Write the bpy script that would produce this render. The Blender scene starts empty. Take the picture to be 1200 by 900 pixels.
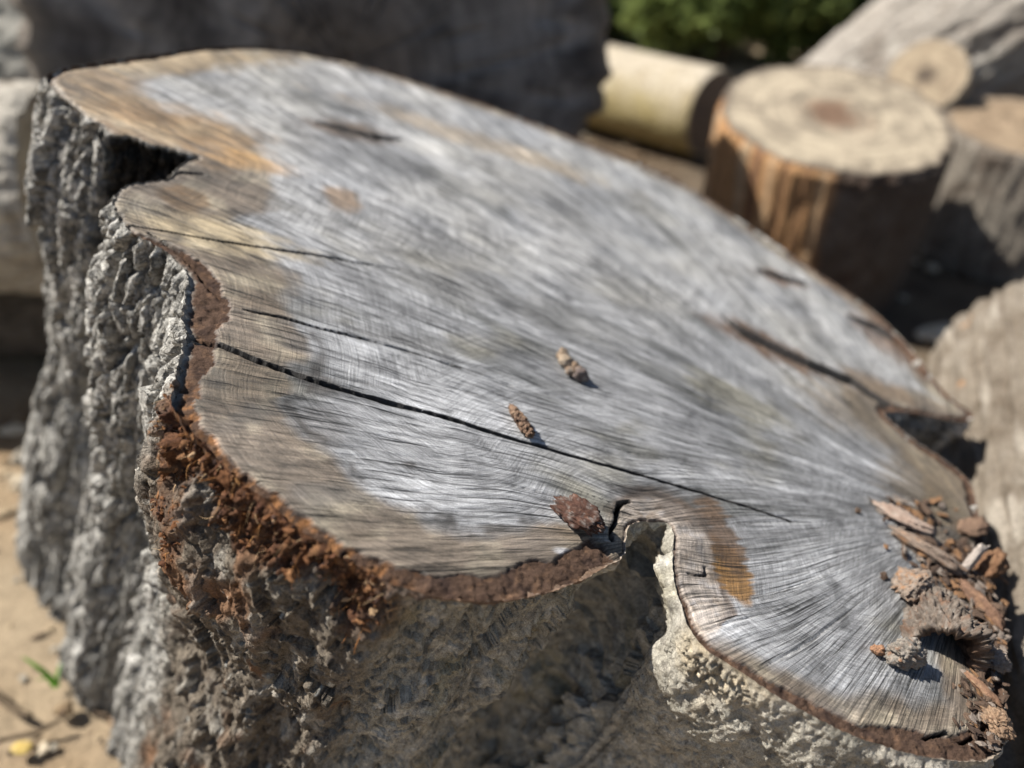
import bpy, bmesh, math, random
import numpy as np
from mathutils import Vector, Matrix

R = math.radians
scene = bpy.context.scene
COL = scene.collection
rng = np.random.default_rng(7)
random.seed(7)

# ------------------------------------------------------------------ camera
CAM = np.array([0.0, 0.0, 1.35])
PITCH = R(35.0)
FOCAL = 901.0                      # focal length in units of a 1200 wide frame
FOCUS = 0.85          # distance of the lens to the middle of the cut
F_ = np.array([0, math.cos(PITCH), -math.sin(PITCH)])
U_ = np.array([0, math.sin(PITCH), math.cos(PITCH)])
R_ = np.array([1.0, 0, 0])
cd = bpy.data.cameras.new('camera')
cam = bpy.data.objects.new('camera', cd)
COL.objects.link(cam)
cam.location = CAM
cam.rotation_euler = (math.pi / 2 - PITCH, 0, 0)
cd.sensor_width = 36.0
cd.lens = 36.0 * FOCAL / 1200.0
cd.clip_start = 0.01
cd.clip_end = 400
cd.dof.use_dof = True
cd.dof.focus_distance = 0.80
cd.dof.aperture_fstop = 1.45
scene.camera = cam

# ------------------------------------------------------------------ sky, sun, exposure
EL = R(53)
SH = np.array([-math.sin(R(76)), math.cos(R(76))]); SH /= np.linalg.norm(SH)
SUN = Vector((SH[0] * math.cos(EL), SH[1] * math.cos(EL), math.sin(EL)))
world = bpy.data.worlds.new('World')
scene.world = world
world.use_nodes = True
wn = world.node_tree
bg = wn.nodes['Background']
sky = wn.nodes.new('ShaderNodeTexSky')
sky.sky_type = 'NISHITA'
sky.sun_disc = False
sky.sun_elevation = EL
sky.sun_rotation = math.atan2(SUN.x, SUN.y)
wn.links.new(sky.outputs[0], bg.inputs[0])
bg.inputs[1].default_value = 0.052
sl = bpy.data.lights.new('sun', 'SUN')
sl.energy = 5.0
sl.angle = R(0.53)
sl.color = (1.0, 0.95, 0.87)
so = bpy.data.objects.new('sun', sl)
so.rotation_euler = SUN.to_track_quat('Z', 'Y').to_euler()
so.location = (-4, 4, 6)
COL.objects.link(so)
vs = scene.view_settings
vs.view_transform = 'Standard'
vs.look = 'None'
vs.gamma = 1
vs.exposure = 0.86
vs.use_curve_mapping = False

# ------------------------------------------------------------------ noise (numpy)
_perm = np.random.default_rng(3).permutation(256).astype(np.int32)
_perm = np.concatenate([_perm, _perm, _perm])
_g = np.random.default_rng(4).normal(size=(256, 3)).astype(np.float32)
_g /= np.linalg.norm(_g, axis=1)[:, None]

_g2 = np.stack([np.cos(np.arange(256) * 2.39996), np.sin(np.arange(256) * 2.39996)], 1).astype(np.float32)
def perlin2(x, y, zi):
    ix = np.floor(x).astype(np.int32); iy = np.floor(y).astype(np.int32)
    fx = x - ix; fy = y - iy
    ix &= 255; iy &= 255
    wx = fx * fx * fx * (fx * (fx * 6 - 15) + 10); wy = fy * fy * fy * (fy * (fy * 6 - 15) + 10)
    a0 = _perm[ix + zi]; a1 = _perm[((ix + 1) & 255) + zi]; iy1 = (iy + 1) & 255
    def d(h, dx, dy):
        return _g2[h, 0] * (fx - dx) + _g2[h, 1] * (fy - dy)
    n00 = d(_perm[a0 + iy], 0, 0); n10 = d(_perm[a1 + iy], 1, 0)
    n01 = d(_perm[a0 + iy1], 0, 1); n11 = d(_perm[a1 + iy1], 1, 1)
    n0 = n00 + wx * (n10 - n00); n1 = n01 + wx * (n11 - n01)
    return (n0 + wy * (n1 - n0)) * 1.45

def perlin(p):
    p = np.asarray(p, np.float32)
    if len(p) > 1 and p[0, 2] == p[-1, 2] and np.ptp(p[:, 2]) == 0:
        return perlin2(p[:, 0], p[:, 1], int(abs(float(p[0, 2])) * 7.3) % 251)
    i = np.floor(p).astype(np.int32)
    f = p - i
    i &= 255
    w = f * f * f * (f * (f * 6 - 15) + 10)
    out = np.zeros(len(p), np.float32)
    for dx in (0, 1):
        wx = w[:, 0] if dx else 1 - w[:, 0]
        a = _perm[(i[:, 0] + dx) & 255]
        for dy in (0, 1):
            wy = wx * (w[:, 1] if dy else 1 - w[:, 1])
            b = _perm[a + ((i[:, 1] + dy) & 255)]
            for dz in (0, 1):
                h = _perm[b + ((i[:, 2] + dz) & 255)]
                g = _g[h]
                d = g[:, 0] * (f[:, 0] - dx) + g[:, 1] * (f[:, 1] - dy) + g[:, 2] * (f[:, 2] - dz)
                out += wy * (w[:, 2] if dz else 1 - w[:, 2]) * d
    return out * 1.6

def fbm(p, oct=4, lac=2.07, gain=0.5):
    p = np.asarray(p, np.float32)
    a, s, o = 1.0, 0.0, 0.0
    for k in range(oct):
        s = s + a * perlin(p * lac ** k + 17.3 * k)
        o += a
        a *= gain
    return s / o

def ridged(p, oct=3):
    s, a, o = 0, 1.0, 0
    for k in range(oct):
        s = s + a * (1 - np.abs(perlin(p * 2.03 ** k + 9.1 * k)) * 1.8)
        o += a
        a *= 0.5
    return s / o

_w = np.random.default_rng(5).random((256, 2)).astype(np.float32)
def worley2(x, y):
    """F1, F2 and cell id of a 2-D cell noise"""
    x = np.asarray(x, np.float32); y = np.asarray(y, np.float32)
    ix = np.floor(x).astype(np.int32); iy = np.floor(y).astype(np.int32)
    f1 = np.full(x.shape, 9, np.float32); f2 = f1.copy(); idd = np.zeros(x.shape, np.int32)
    for dx in (-1, 0, 1):
        for dy in (-1, 0, 1):
            h = _perm[_perm[(ix + dx) & 255] + ((iy + dy) & 255)]
            d = np.hypot(ix + dx + _w[h, 0] - x, iy + dy + _w[h, 1] - y)
            nearer = d < f1
            f2 = np.where(nearer, f1, np.minimum(f2, d))
            idd = np.where(nearer, h, idd)
            f1 = np.where(nearer, d, f1)
    return f1, f2, idd

def facets(x, y, amp, tilt=1.5):
    """flaky plates: every cell is a tilted facet with a step at its edge"""
    x = np.asarray(x, np.float32); y = np.asarray(y, np.float32)
    ix = np.floor(x).astype(np.int32); iy = np.floor(y).astype(np.int32)
    f1 = np.full(x.shape, 9, np.float32); out = np.zeros(x.shape, np.float32)
    for dx in (-1, 0, 1):
        for dy in (-1, 0, 1):
            h = _perm[_perm[(ix + dx) & 255] + ((iy + dy) & 255)]
            ex = x - (ix + dx + _w[h, 0]); ey = y - (iy + dy + _w[h, 1])
            d = np.hypot(ex, ey)
            hh = (_w[(h * 7) & 255, 0] - 0.5) + tilt * (ex * (_w[(h * 3 + 5) & 255, 1] - 0.5) + ey * (_w[(h * 5 + 9) & 255, 0] - 0.5))
            n = d < f1
            out = np.where(n, hh, out); f1 = np.where(n, d, f1)
    return amp * out

def sstep(a, b, x):
    t = np.clip((np.asarray(x) - a) / (b - a), 0, 1)
    return t * t * (3 - 2 * t)

def mixc(a, b, t):
    t = np.asarray(t)[:, None]
    return a * (1 - t) + np.asarray(b, np.float32) * t

# ------------------------------------------------------------------ lens-to-place helpers (used once, to measure the place)
def ray(u, v):
    return R_ * (u - 600) / FOCAL + U_ * (450 - v) / FOCAL + F_
def at_depth(u, v, z):
    return CAM + ray(u, v) * z
def on_ground(u, v, z=0.0):
    d = ray(u, v)
    return CAM + d * ((z - CAM[2]) / d[2])
def at_y(u, v, y):
    d = ray(u, v)
    return CAM + d * (y / d[1])

# plane of the saw cut: leans about 21 degrees to the right
AL, TH = R(26.0), R(37.0)
NRM = R_ * math.sin(AL) * math.cos(TH) + U_ * math.cos(AL) * math.cos(TH) - F_ * math.sin(TH)
NRM /= np.linalg.norm(NRM)
P0 = at_depth(600, 528, FOCUS)
def on_face(u, v):
    d = ray(u, v)
    return CAM + d * (np.dot(P0 - CAM, NRM) / np.dot(d, NRM))
SX = on_face(900, 605) - on_face(250, 400)
SX /= np.linalg.norm(SX)
TX = np.cross(NRM, SX)
def face_st(u, v):
    d = on_face(u, v) - P0
    return np.array([d @ SX, d @ TX])
def px_size(u, v, px):
    return px * np.dot(on_face(u, v) - CAM, F_) / FOCAL
def face_world(s, t, h=0.0):
    return P0 + np.outer(s, SX) + np.outer(t, TX) + np.outer(np.broadcast_to(h, np.shape(s)), NRM)

# ------------------------------------------------------------------ object helpers
def tag(o, label=None, cat=None, group=None, kind=None):
    if label: o['label'] = label
    if cat: o['category'] = cat
    if group: o['group'] = group
    if kind: o['kind'] = kind
    return o

def make_mesh(name, V, faces, smooth=True, attrs=None, mat=None):
    """V (n,3) ; faces: list of int arrays (m,k)"""
    me = bpy.data.meshes.new(name)
    V = np.asarray(V, np.float32)
    me.vertices.add(len(V))
    me.vertices.foreach_set('co', V.ravel())
    if not isinstance(faces, (list, tuple)):
        faces = [faces]
    faces = [np.asarray(f, np.int32) for f in faces if len(f)]
    loops = np.concatenate([f.ravel() for f in faces])
    tot = np.concatenate([np.full(len(f), f.shape[1], np.int32) for f in faces])
    start = np.concatenate([[0], np.cumsum(tot)[:-1]]).astype(np.int32)
    me.loops.add(len(loops))
    me.loops.foreach_set('vertex_index', loops)
    me.polygons.add(len(tot))
    me.polygons.foreach_set('loop_start', start)
    me.polygons.foreach_set('loop_total', tot)
    me.polygons.foreach_set('use_smooth', np.full(len(tot), smooth, bool))
    me.update(calc_edges=True)
    for k, a in (attrs or {}).items():
        a = np.asarray(a, np.float32)
        if a.ndim == 1:
            at = me.attributes.new(k, 'FLOAT', 'POINT')
            at.data.foreach_set('value', a)
        else:
            at = me.attributes.new(k, 'FLOAT_COLOR', 'POINT')
            at.data.foreach_set('color', np.concatenate([a, np.ones((len(a), 1), np.float32)], 1).ravel())
    if mat: me.materials.append(mat)
    return me

def add_obj(name, me, parent=None):
    o = bpy.data.objects.new(name, me)
    COL.objects.link(o)
    if parent is not None:
        o.parent = parent
    return o

def empty(name, loc=(0, 0, 0)):
    o = bpy.data.objects.new(name, None)
    o.empty_display_size = 0.05
    o.location = loc
    COL.objects.link(o)
    return o

def compact(V, faces, attrs):
    used = np.unique(np.concatenate([f.ravel() for f in faces]))
    m = np.full(len(V), -1, np.int32)
    m[used] = np.arange(len(used))
    return V[used], [m[f] for f in faces], {k: a[used] for k, a in attrs.items()}

def grid_faces(nr, nc, wrap=False):
    r = np.arange(nr - 1)[:, None]
    c = np.arange(nc if wrap else nc - 1)[None, :]
    c1 = (c + 1) % nc
    return np.stack([r * nc + c, r * nc + c1, (r + 1) * nc + c1, (r + 1) * nc + c], -1).reshape(-1, 4)

# ------------------------------------------------------------------ materials
class NT:
    def __init__(self, name):
        self.m = bpy.data.materials.new(name)
        self.m.use_nodes = True
        self.t = self.m.node_tree
        self.b = self.t.nodes['Principled BSDF']
    def n(self, typ, **kw):
        nd = self.t.nodes.new(typ)
        for k, v in kw.items():
            if k.startswith('i_'):
                nd.inputs[k[2:].replace('_', ' ')].default_value = v
            else:
                setattr(nd, k, v)
        return nd
    def link(self, a, b):
        self.t.links.new(a, b)
    def attr(self, name):
        return self.n('ShaderNodeAttribute', attribute_name=name)
    def math(self, op, a, b=None, c=None):
        nd = self.n('ShaderNodeMath', operation=op)
        for k, x in enumerate((a, b, c)):
            if x is None: continue
            if isinstance(x, (int, float)): nd.inputs[k].default_value = x
            else: self.link(x, nd.inputs[k])
        return nd.outputs[0]
    def comb(self, x, y, z=0.0):
        nd = self.n('ShaderNodeCombineXYZ')
        for k, v in enumerate((x, y, z)):
            if isinstance(v, (int, float)): nd.inputs[k].default_value = v
            else: self.link(v, nd.inputs[k])
        return nd.outputs[0]
    def noise(self, vec, scale, detail=4, rough=0.55, dist=0.0):
        nd = self.n('ShaderNodeTexNoise')
        nd.inputs['Scale'].default_value = scale
        nd.inputs['Detail'].default_value = detail
        nd.inputs['Roughness'].default_value = rough
        nd.inputs['Distortion'].default_value = dist
        if vec is not None: self.link(vec, nd.inputs['Vector'])
        return nd.outputs[0]
    def voro(self, vec, scale, feature='DISTANCE_TO_EDGE'):
        nd = self.n('ShaderNodeTexVoronoi', feature=feature)
        nd.inputs['Scale'].default_value = scale
        self.link(vec, nd.inputs['Vector'])
        return nd.outputs[0]
    def ramp(self, fac, stops):
        nd = self.n('ShaderNodeValToRGB')
        cr = nd.color_ramp
        while len(cr.elements) < len(stops): cr.elements.new(0.5)
        for e, (p, c) in zip(cr.elements, stops):
            e.position = p
            e.color = (c, c, c, 1) if isinstance(c, (int, float)) else (*c, 1)
        self.link(fac, nd.inputs[0])
        return nd.outputs[0]
    def mix(self, a, b, f, blend='MIX'):
        nd = self.n('ShaderNodeMix', data_type='RGBA', blend_type=blend)
        for k, x in ((6, a), (7, b), (0, f)):
            if isinstance(x, (int, float)): nd.inputs[k].default_value = x if k == 0 else (x, x, x, 1)
            elif isinstance(x, tuple): nd.inputs[k].default_value = (*x, 1)
            else: self.link(x, nd.inputs[k])
        return nd.outputs[2]
    def bump(self, h, strength, dist, prev=None):
        nd = self.n('ShaderNodeBump')
        nd.inputs['Strength'].default_value = strength
        nd.inputs['Distance'].default_value = dist
        self.link(h, nd.inputs['Height'])
        if prev is not None: self.link(prev, nd.inputs['Normal'])
        return nd.outputs[0]
    def out(self, color=None, rough=0.8, normal=None, spec=0.3):
        if color is not None:
            if isinstance(color, tuple): self.b.inputs['Base Color'].default_value = (*color, 1)
            else: self.link(color, self.b.inputs['Base Color'])
        if isinstance(rough, (int, float)): self.b.inputs['Roughness'].default_value = rough
        else: self.link(rough, self.b.inputs['Roughness'])
        self.b.inputs['Specular IOR Level'].default_value = spec
        if normal is not None: self.link(normal, self.b.inputs['Normal'])
        return self.m

def mat_cut_wood():
    m = NT('weathered_cut_wood')
    col = m.attr('col').outputs['Color']
    q = m.attr('q').outputs['Fac']
    l = m.attr('l').outputs['Fac']
    rg = m.attr('rg').outputs['Fac']
    V3 = lambda a, ka, b, kb, z: m.comb(m.math('MULTIPLY', a, ka), m.math('MULTIPLY', b, kb), z)
    tc = m.n('ShaderNodeTexCoord').outputs['Object']
    fine = m.noise(V3(q, 290.0, l, 14.0, 0.0), 1.0, 4, 0.66, 0.03)
    hair = m.noise(V3(q, 430.0, l, 8.0, 5.0), 1.0, 3, 0.6, 0.02)
    mid = m.noise(V3(q, 80.0, l, 5.5, 4.0), 1.0, 6, 0.68, 0.05)
    broad = m.noise(V3(q, 13.0, l, 3.0, 9.0), 1.0, 6, 0.62, 0.25)
    rings = m.noise(V3(rg, 560.0, q, 26.0, 2.0), 1.0, 3, 0.6, 0.1)
    ringb = m.noise(V3(rg, 90.0, q, 5.0, 6.0), 1.0, 3, 0.6, 0.2)
    blotch = m.noise(tc, 17.0, 8, 0.72, 0.5)
    speck = m.noise(tc, 950.0, 4, 0.7)
    f1 = m.ramp(fine, [(0.32, 0.36), (0.44, 0.84), (0.55, 1.04), (0.70, 1.40)])
    f0 = m.ramp(hair, [(0.34, 0.15), (0.41, 0.86), (0.6, 1.0), (0.72, 1.25)])
    f2 = m.ramp(mid, [(0.30, 0.50), (0.45, 0.88), (0.57, 1.05), (0.72, 1.25)])
    f3 = m.ramp(broad, [(0.30, 0.55), (0.47, 0.93), (0.57, 1.06), (0.70, 1.26)])
    f4 = m.ramp(rings, [(0.3, 0.62), (0.5, 1.0), (0.7, 1.35)])
    f5 = m.ramp(speck, [(0.3, 0.58), (0.5, 1.0), (0.7, 1.42)])
    f6 = m.ramp(blotch, [(0.33, 0.50), (0.47, 0.95), (0.55, 1.05), (0.68, 1.30)])
    f7 = m.ramp(ringb, [(0.3, 0.85), (0.5, 1.0), (0.7, 1.12)])
    c = col
    for f in (f1, f0, f2, f3, f4, f5, f6, f7):
        c = m.mix(c, f, 1.0, 'MULTIPLY')
    h = m.math('ADD', m.math('MULTIPLY', m.ramp(fine, [(0.3, 0.0), (0.46, 0.75), (0.7, 1.0)]), 0.8),
               m.math('ADD', m.math('MULTIPLY', mid, 0.7), m.math('ADD', m.math('MULTIPLY', rings, 0.5), m.math('MULTIPLY', speck, 0.45))))
    h = m.math('ADD', h, m.math('MULTIPLY', m.ramp(hair, [(0.33, 0.0), (0.40, 1.0)]), 0.7))
    nrm = m.bump(h, 1.0, 0.0017)
    rough = m.ramp(broad, [(0.3, 0.62), (0.7, 0.44)])
    return m.out(c, rough, nrm, 0.5)

def mat_attr_rough(name, scale=1.0, bumpd=0.002, spec=0.2, var=0.35):
    """colour from the mesh's own colour layer with fine grain and relief"""
    m = NT(name)
    col = m.attr('col').outputs['Color']
    tc = m.n('ShaderNodeTexCoord').outputs['Object']
    a = m.noise(tc, 110.0 * scale, 8, 0.72, 0.5)
    b = m.noise(tc, 520.0 * scale, 4, 0.65)
    c = m.mix(col, m.ramp(a, [(0.3, 1 - var), (0.5, 1.0), (0.72, 1 + var)]), 1.0, 'MULTIPLY')
    c = m.mix(c, m.ramp(b, [(0.3, 0.72), (0.5, 1.0), (0.72, 1.28)]), 1.0, 'MULTIPLY')
    h = m.math('ADD', a, m.math('MULTIPLY', b, 0.6))
    return m.out(c, 0.9, m.bump(h, 1.0, bumpd), spec)

def mat_stump_bark():
    m = NT('grey_fissured_bark')
    col = m.attr('col').outputs['Color']
    bu = m.attr('bu').outputs['Fac']; bl = m.attr('bl').outputs['Fac']; cw = m.attr('cw').outputs['Fac']
    tc = m.n('ShaderNodeTexCoord').outputs['Object']
    wa = m.math('MULTIPLY', m.math('SUBTRACT', m.noise(tc, 45.0, 4, 0.6), 0.5), 0.030)
    wb = m.math('MULTIPLY', m.math('SUBTRACT', m.noise(tc, 160.0, 3, 0.6), 0.5), 0.010)
    u = m.math('ADD', bu, m.math('ADD', wa, wb)); l = m.math('ADD', bl, wa)
    v1 = m.voro(m.comb(m.math('MULTIPLY', u, 58.0), m.math('MULTIPLY', l, 12.0)), 1.0)
    v2 = m.voro(m.comb(m.math('MULTIPLY', u, 150.0), m.math('MULTIPLY', l, 55.0), 3.0), 1.0)
    k1 = m.ramp(v1, [(0.0, 0.0), (0.05, 0.55), (0.14, 1.0)])
    k2 = m.ramp(v2, [(0.0, 0.0), (0.05, 0.7), (0.16, 1.0)])
    uv = m.comb(m.math('MULTIPLY', bu, 1.0), m.math('MULTIPLY', bl, 0.42))
    a = m.mix(m.noise(tc, 130.0, 8, 0.75, 0.5), m.noise(uv, 190.0, 8, 0.72, 0.4), cw)
    b = m.noise(tc, 620.0, 5, 0.72)
    crust = m.mix(m.noise(tc, 60.0, 7, 0.72, 0.4), m.noise(uv, 70.0, 6, 0.7, 0.4), cw)
    c = m.mix(col, m.ramp(a, [(0.3, 0.55), (0.5, 1.0), (0.68, 1.45)]), 1.0, 'MULTIPLY')
    c = m.mix(c, m.ramp(b, [(0.3, 0.60), (0.5, 1.0), (0.7, 1.45)]), 1.0, 'MULTIPLY')
    c = m.mix(c, m.ramp(crust, [(0.35, 0.78), (0.5, 1.0), (0.62, 1.3)]), 1.0, 'MULTIPLY')
    dk = m.mix(m.mix(k1, 1.0, 0.45), m.mix(k2, 1.0, 0.6), 1.0, 'MULTIPLY')       # fissure bottoms multiplied darker than the plates
    c = m.mix(c, m.mix(c, dk, 1.0, 'MULTIPLY'), cw)
    kk = m.math('MULTIPLY', cw, m.math('ADD', m.math('MULTIPLY', k1, 1.5), m.math('MULTIPLY', k2, 0.6)))
    h = m.math('ADD', m.math('MULTIPLY', a, 1.2), m.math('ADD', m.math('MULTIPLY', b, 0.5), kk))
    return m.out(c, 0.9, m.bump(h, 1.0, 0.0036), 0.15)
M_WOOD = mat_cut_wood()
M_RIM = mat_attr_rough('cork_rim', 1.6, 0.0035, 0.12)
M_BARK = mat_stump_bark()
M_CRUMB = mat_attr_rough('crumbly_inner_bark', 1.6, 0.0025, 0.12)
M_CHIP = mat_attr_rough('loose_bark_chip', 2.0, 0.0022, 0.15)
M_LOGBARK = mat_attr_rough('log_bark', 0.35, 0.008, 0.15)
M_SMOOTHBARK = mat_attr_rough('smooth_log_bark', 1.0, 0.0035, 0.15, 0.35)

def mat_end():
    m = NT('sawn_log_end')
    col = m.attr('col').outputs['Color']
    rr = m.attr('rr').outputs['Fac']
    an = m.attr('an').outputs['Fac']
    ring = m.noise(m.comb(m.math('MULTIPLY', rr, 26.0), m.math('MULTIPLY', an, 1.2)), 1.0, 3, 0.5, 0.4)
    rad = m.noise(m.comb(m.math('MULTIPLY', an, 40.0), m.math('MULTIPLY', rr, 3.0), 3.0), 1.0, 3, 0.6)
    c = m.mix(col, m.ramp(ring, [(0.3, 0.60), (0.5, 1.0), (0.7, 1.28)]), 1.0, 'MULTIPLY')
    c = m.mix(c, m.ramp(rad, [(0.3, 0.75), (0.5, 1.0), (0.7, 1.15)]), 1.0, 'MULTIPLY')
    return m.out(c, 0.75, m.bump(m.math('ADD', ring, rad), 0.6, 0.004), 0.25)
M_END = mat_end()

# ------------------------------------------------------------------ ground
def build_ground():
    def axis(lo, hi, near_lo, near_hi, step, far):
        a = np.arange(near_lo, near_hi, step)
        k = np.geomspace(step, far, 40)
        left = near_lo - np.cumsum(k); right = a[-1] + np.cumsum(k)
        return np.concatenate([left[::-1], a, right])
    xs = axis(0, 0, -2.6, 2.6, 0.022, 18.0)
    ys = axis(0, 0, 0.2, 6.0, 0.022, 18.0)
    X, Y = np.meshgrid(xs, ys)
    p = np.stack([X.ravel(), Y.ravel(), np.zeros(X.size)], 1)
    near = sstep(30, 8, np.hypot(p[:, 0], p[:, 1] - 2))
    z = 0.025 * fbm(p * 2.2, 3) + 0.012 * fbm(p * 9.0 + 5, 3) * near + 0.006 * ridged(p * 31.0, 2) * near - 0.02
    p[:, 2] = z
    d = fbm(p * 1.3 + 40, 4)
    col = mixc(np.tile(np.array([[0.36, 0.285, 0.195]], np.float32), (len(p), 1)), (0.26, 0.18, 0.105), sstep(-0.25, 0.35, d))
    # dark bark litter, and shade painted into the earth, among the logs
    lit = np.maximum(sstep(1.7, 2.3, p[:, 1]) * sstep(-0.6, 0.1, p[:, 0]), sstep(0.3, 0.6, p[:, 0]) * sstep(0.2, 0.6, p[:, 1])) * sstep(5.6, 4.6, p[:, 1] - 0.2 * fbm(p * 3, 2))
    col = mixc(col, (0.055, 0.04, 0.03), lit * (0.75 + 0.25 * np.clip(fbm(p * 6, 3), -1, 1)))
    m = NT('sandy_earth')
    c = m.attr('col').outputs['Color']
    tc = m.n('ShaderNodeTexCoord').outputs['Object']
    a = m.noise(tc, 60.0, 6, 0.7); b = m.noise(tc, 300.0, 3, 0.6)
    c = m.mix(c, m.ramp(a, [(0.3, 0.7), (0.5, 1.0), (0.7, 1.25)]), 1.0, 'MULTIPLY')
    c = m.mix(c, m.ramp(b, [(0.3, 0.75), (0.5, 1.0), (0.7, 1.2)]), 1.0, 'MULTIPLY')
    mat = m.out(c, 0.95, m.bump(m.math('ADD', a, b), 1.0, 0.006), 0.1)
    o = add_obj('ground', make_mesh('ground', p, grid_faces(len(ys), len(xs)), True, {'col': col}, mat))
    tag(o, 'pale sandy earth with dark bark litter and painted-in shade', 'ground', kind='structure')
build_ground()

# ------------------------------------------------------------------ the great stump
# corners of the saw cut, clockwise from its far left corner along the near rim; 'name' marks zones
OUT = [
 (55,88),(60,102),(88,126),(118,148),(137,158),(150,159),(170,166),(190,172),(212,178),(232,184),(214,192),(204,200),(199,210),(178,212),(155,215),(135,228),
 (136,248),(150,268),(176,284),(203,302),(219,322),(217,345),(214,372),(217,397),(209,425),(203,450),(201,472),
 (216,498),(243,528),(274,556),(306,582),(345,614),(388,645),(428,669),(468,687),
 (505,698),(545,704),(585,704),(622,699),(655,690),(688,677),(712,663),(724,657),
 (733,647),(733,632),(737,618),(748,611),(763,612),(778,612),(788,620),(789,640),(788,660),(791,685),(799,712),(807,735),
 (822,756),(846,774),(872,790),(905,812),(945,835),(990,858),(1035,874),(1080,886),(1125,892),(1160,890),(1176,872),
 (1178,830),(1172,780),(1166,720),(1158,660),(1149,610),(1139,570),(1124,552),(1100,534),(1072,516),(1036,484),(1075,485),(1112,492),(1136,494),(1139,483),(1120,470),(1098,448),(1075,418),(1052,392),(1015,358),
 (965,324),(915,290),(865,256),(805,218),(750,192),(700,171),(640,148),(570,122),(505,101),(440,80),(370,63),(300,55),(240,56),(180,64),(120,72),(78,79)]
CP = np.array([face_st(*p) for p in OUT])
NCP = len(CP)

def catmull(P, per=40):
    n = len(P)
    out = []
    t = np.linspace(0, 1, per, endpoint=False)[:, None]
    for i in range(n):
        a, b, c, d = P[(i - 1) % n], P[i], P[(i + 1) % n], P[(i + 2) % n]
        out.append(0.5 * ((2 * b) + (c - a) * t + (2 * a - 5 * b + 4 * c - d) * t ** 2 + (3 * b - a - 3 * c + d) * t ** 3))
    return np.concatenate(out), np.arange(n * per) / per

dense, dpar = catmull(CP)
seg = np.hypot(*(np.roll(dense, -1, 0) - dense).T)
arc = np.concatenate([[0], np.cumsum(seg)])
PERIM = arc[-1]
def idx(u, v):
    """control index of an outline corner"""
    return OUT.index((u, v))
I_CREV0, I_CREV1 = idx(137,158), idx(135,228)
I_CORNER, I_LIP, I_NOTCH0, I_NOTCH1 = idx(201,472), idx(468,687), idx(724,657), idx(799,712)
I_RIGHT = idx(1176,872)
# spacing along the rim: fine where it faces the lens
spacing = np.where(dpar < I_RIGHT + 1, 0.0019, 0.009)
spacing = np.where(dpar < I_CREV0, 0.003, spacing)
cum = np.concatenate([[0], np.cumsum(seg / spacing)])
NU = int(cum[-1])
tgt = np.linspace(0, cum[-1], NU, endpoint=False)
par = np.interp(tgt, cum, np.append(dpar, NCP))
ol = np.stack([np.interp(tgt, cum, np.append(dense[:, k], dense[0, k])) for k in (0, 1)], 1)
oarc = np.interp(tgt, cum, arc)

def zone(a, b, soft=0.8, x=None):
    x = par if x is None else x
    return sstep(a - soft, a + soft, x) * (1 - sstep(b - soft, b + soft, x))
def znoise(x, sc, seed):
    return fbm(np.stack([x * sc, np.full_like(x, seed), np.zeros_like(x)], 1), 3)

def outward(P):
    d = np.roll(P, -1, 0) - np.roll(P, 1, 0)
    nn = np.stack([-d[:, 1], d[:, 0]], 1)
    nn /= np.linalg.norm(nn, axis=1)[:, None] + 1e-9
    return nn
def smooth_loop(a, k):
    n = len(a)
    ker = np.hanning(k + 2)[1:-1]; ker /= ker.sum()
    pad = np.concatenate([a[-k:], a, a[:k]])
    if a.ndim == 1:
        return np.convolve(pad, ker, 'same')[k:-k]
    return np.stack([np.convolve(pad[:, j], ker, 'same')[k:-k] for j in range(a.shape[1])], 1)

area = 0.5 * np.sum(ol[:, 0] * np.roll(ol[:, 1], -1) - ol[:, 1] * np.roll(ol[:, 0], -1))
ON = outward(ol) * (1 if area < 0 else -1)
# ragged rim
zR = zone(I_CORNER - 1, I_LIP, 1.2)
zL = zone(0, I_CORNER, 0.6)
zF = zone(I_LIP, I_NOTCH0, 1.0)
zV = zone(I_NOTCH0, I_NOTCH1, 0.6)
zT = zone(I_NOTCH1, I_RIGHT, 1.0)
jag = 0.0016 * znoise(oarc, 55, 1) + 0.0016 * znoise(oarc, 170, 2) + zR * (0.005 * znoise(oarc, 45, 3)) + zL * (0.004 * znoise(oarc, 40, 4) + 0.004 * znoise(oarc, 110, 5))
ol = ol + ON * jag[:, None]

CRACK = [(236,396),(250,399),(300,421),(350,440),(400,456),(450,469),(500,482),(545,496),(590,510),(640,524),(700,541),(760,559),(820,577),(870,592),(925,610)]

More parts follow.
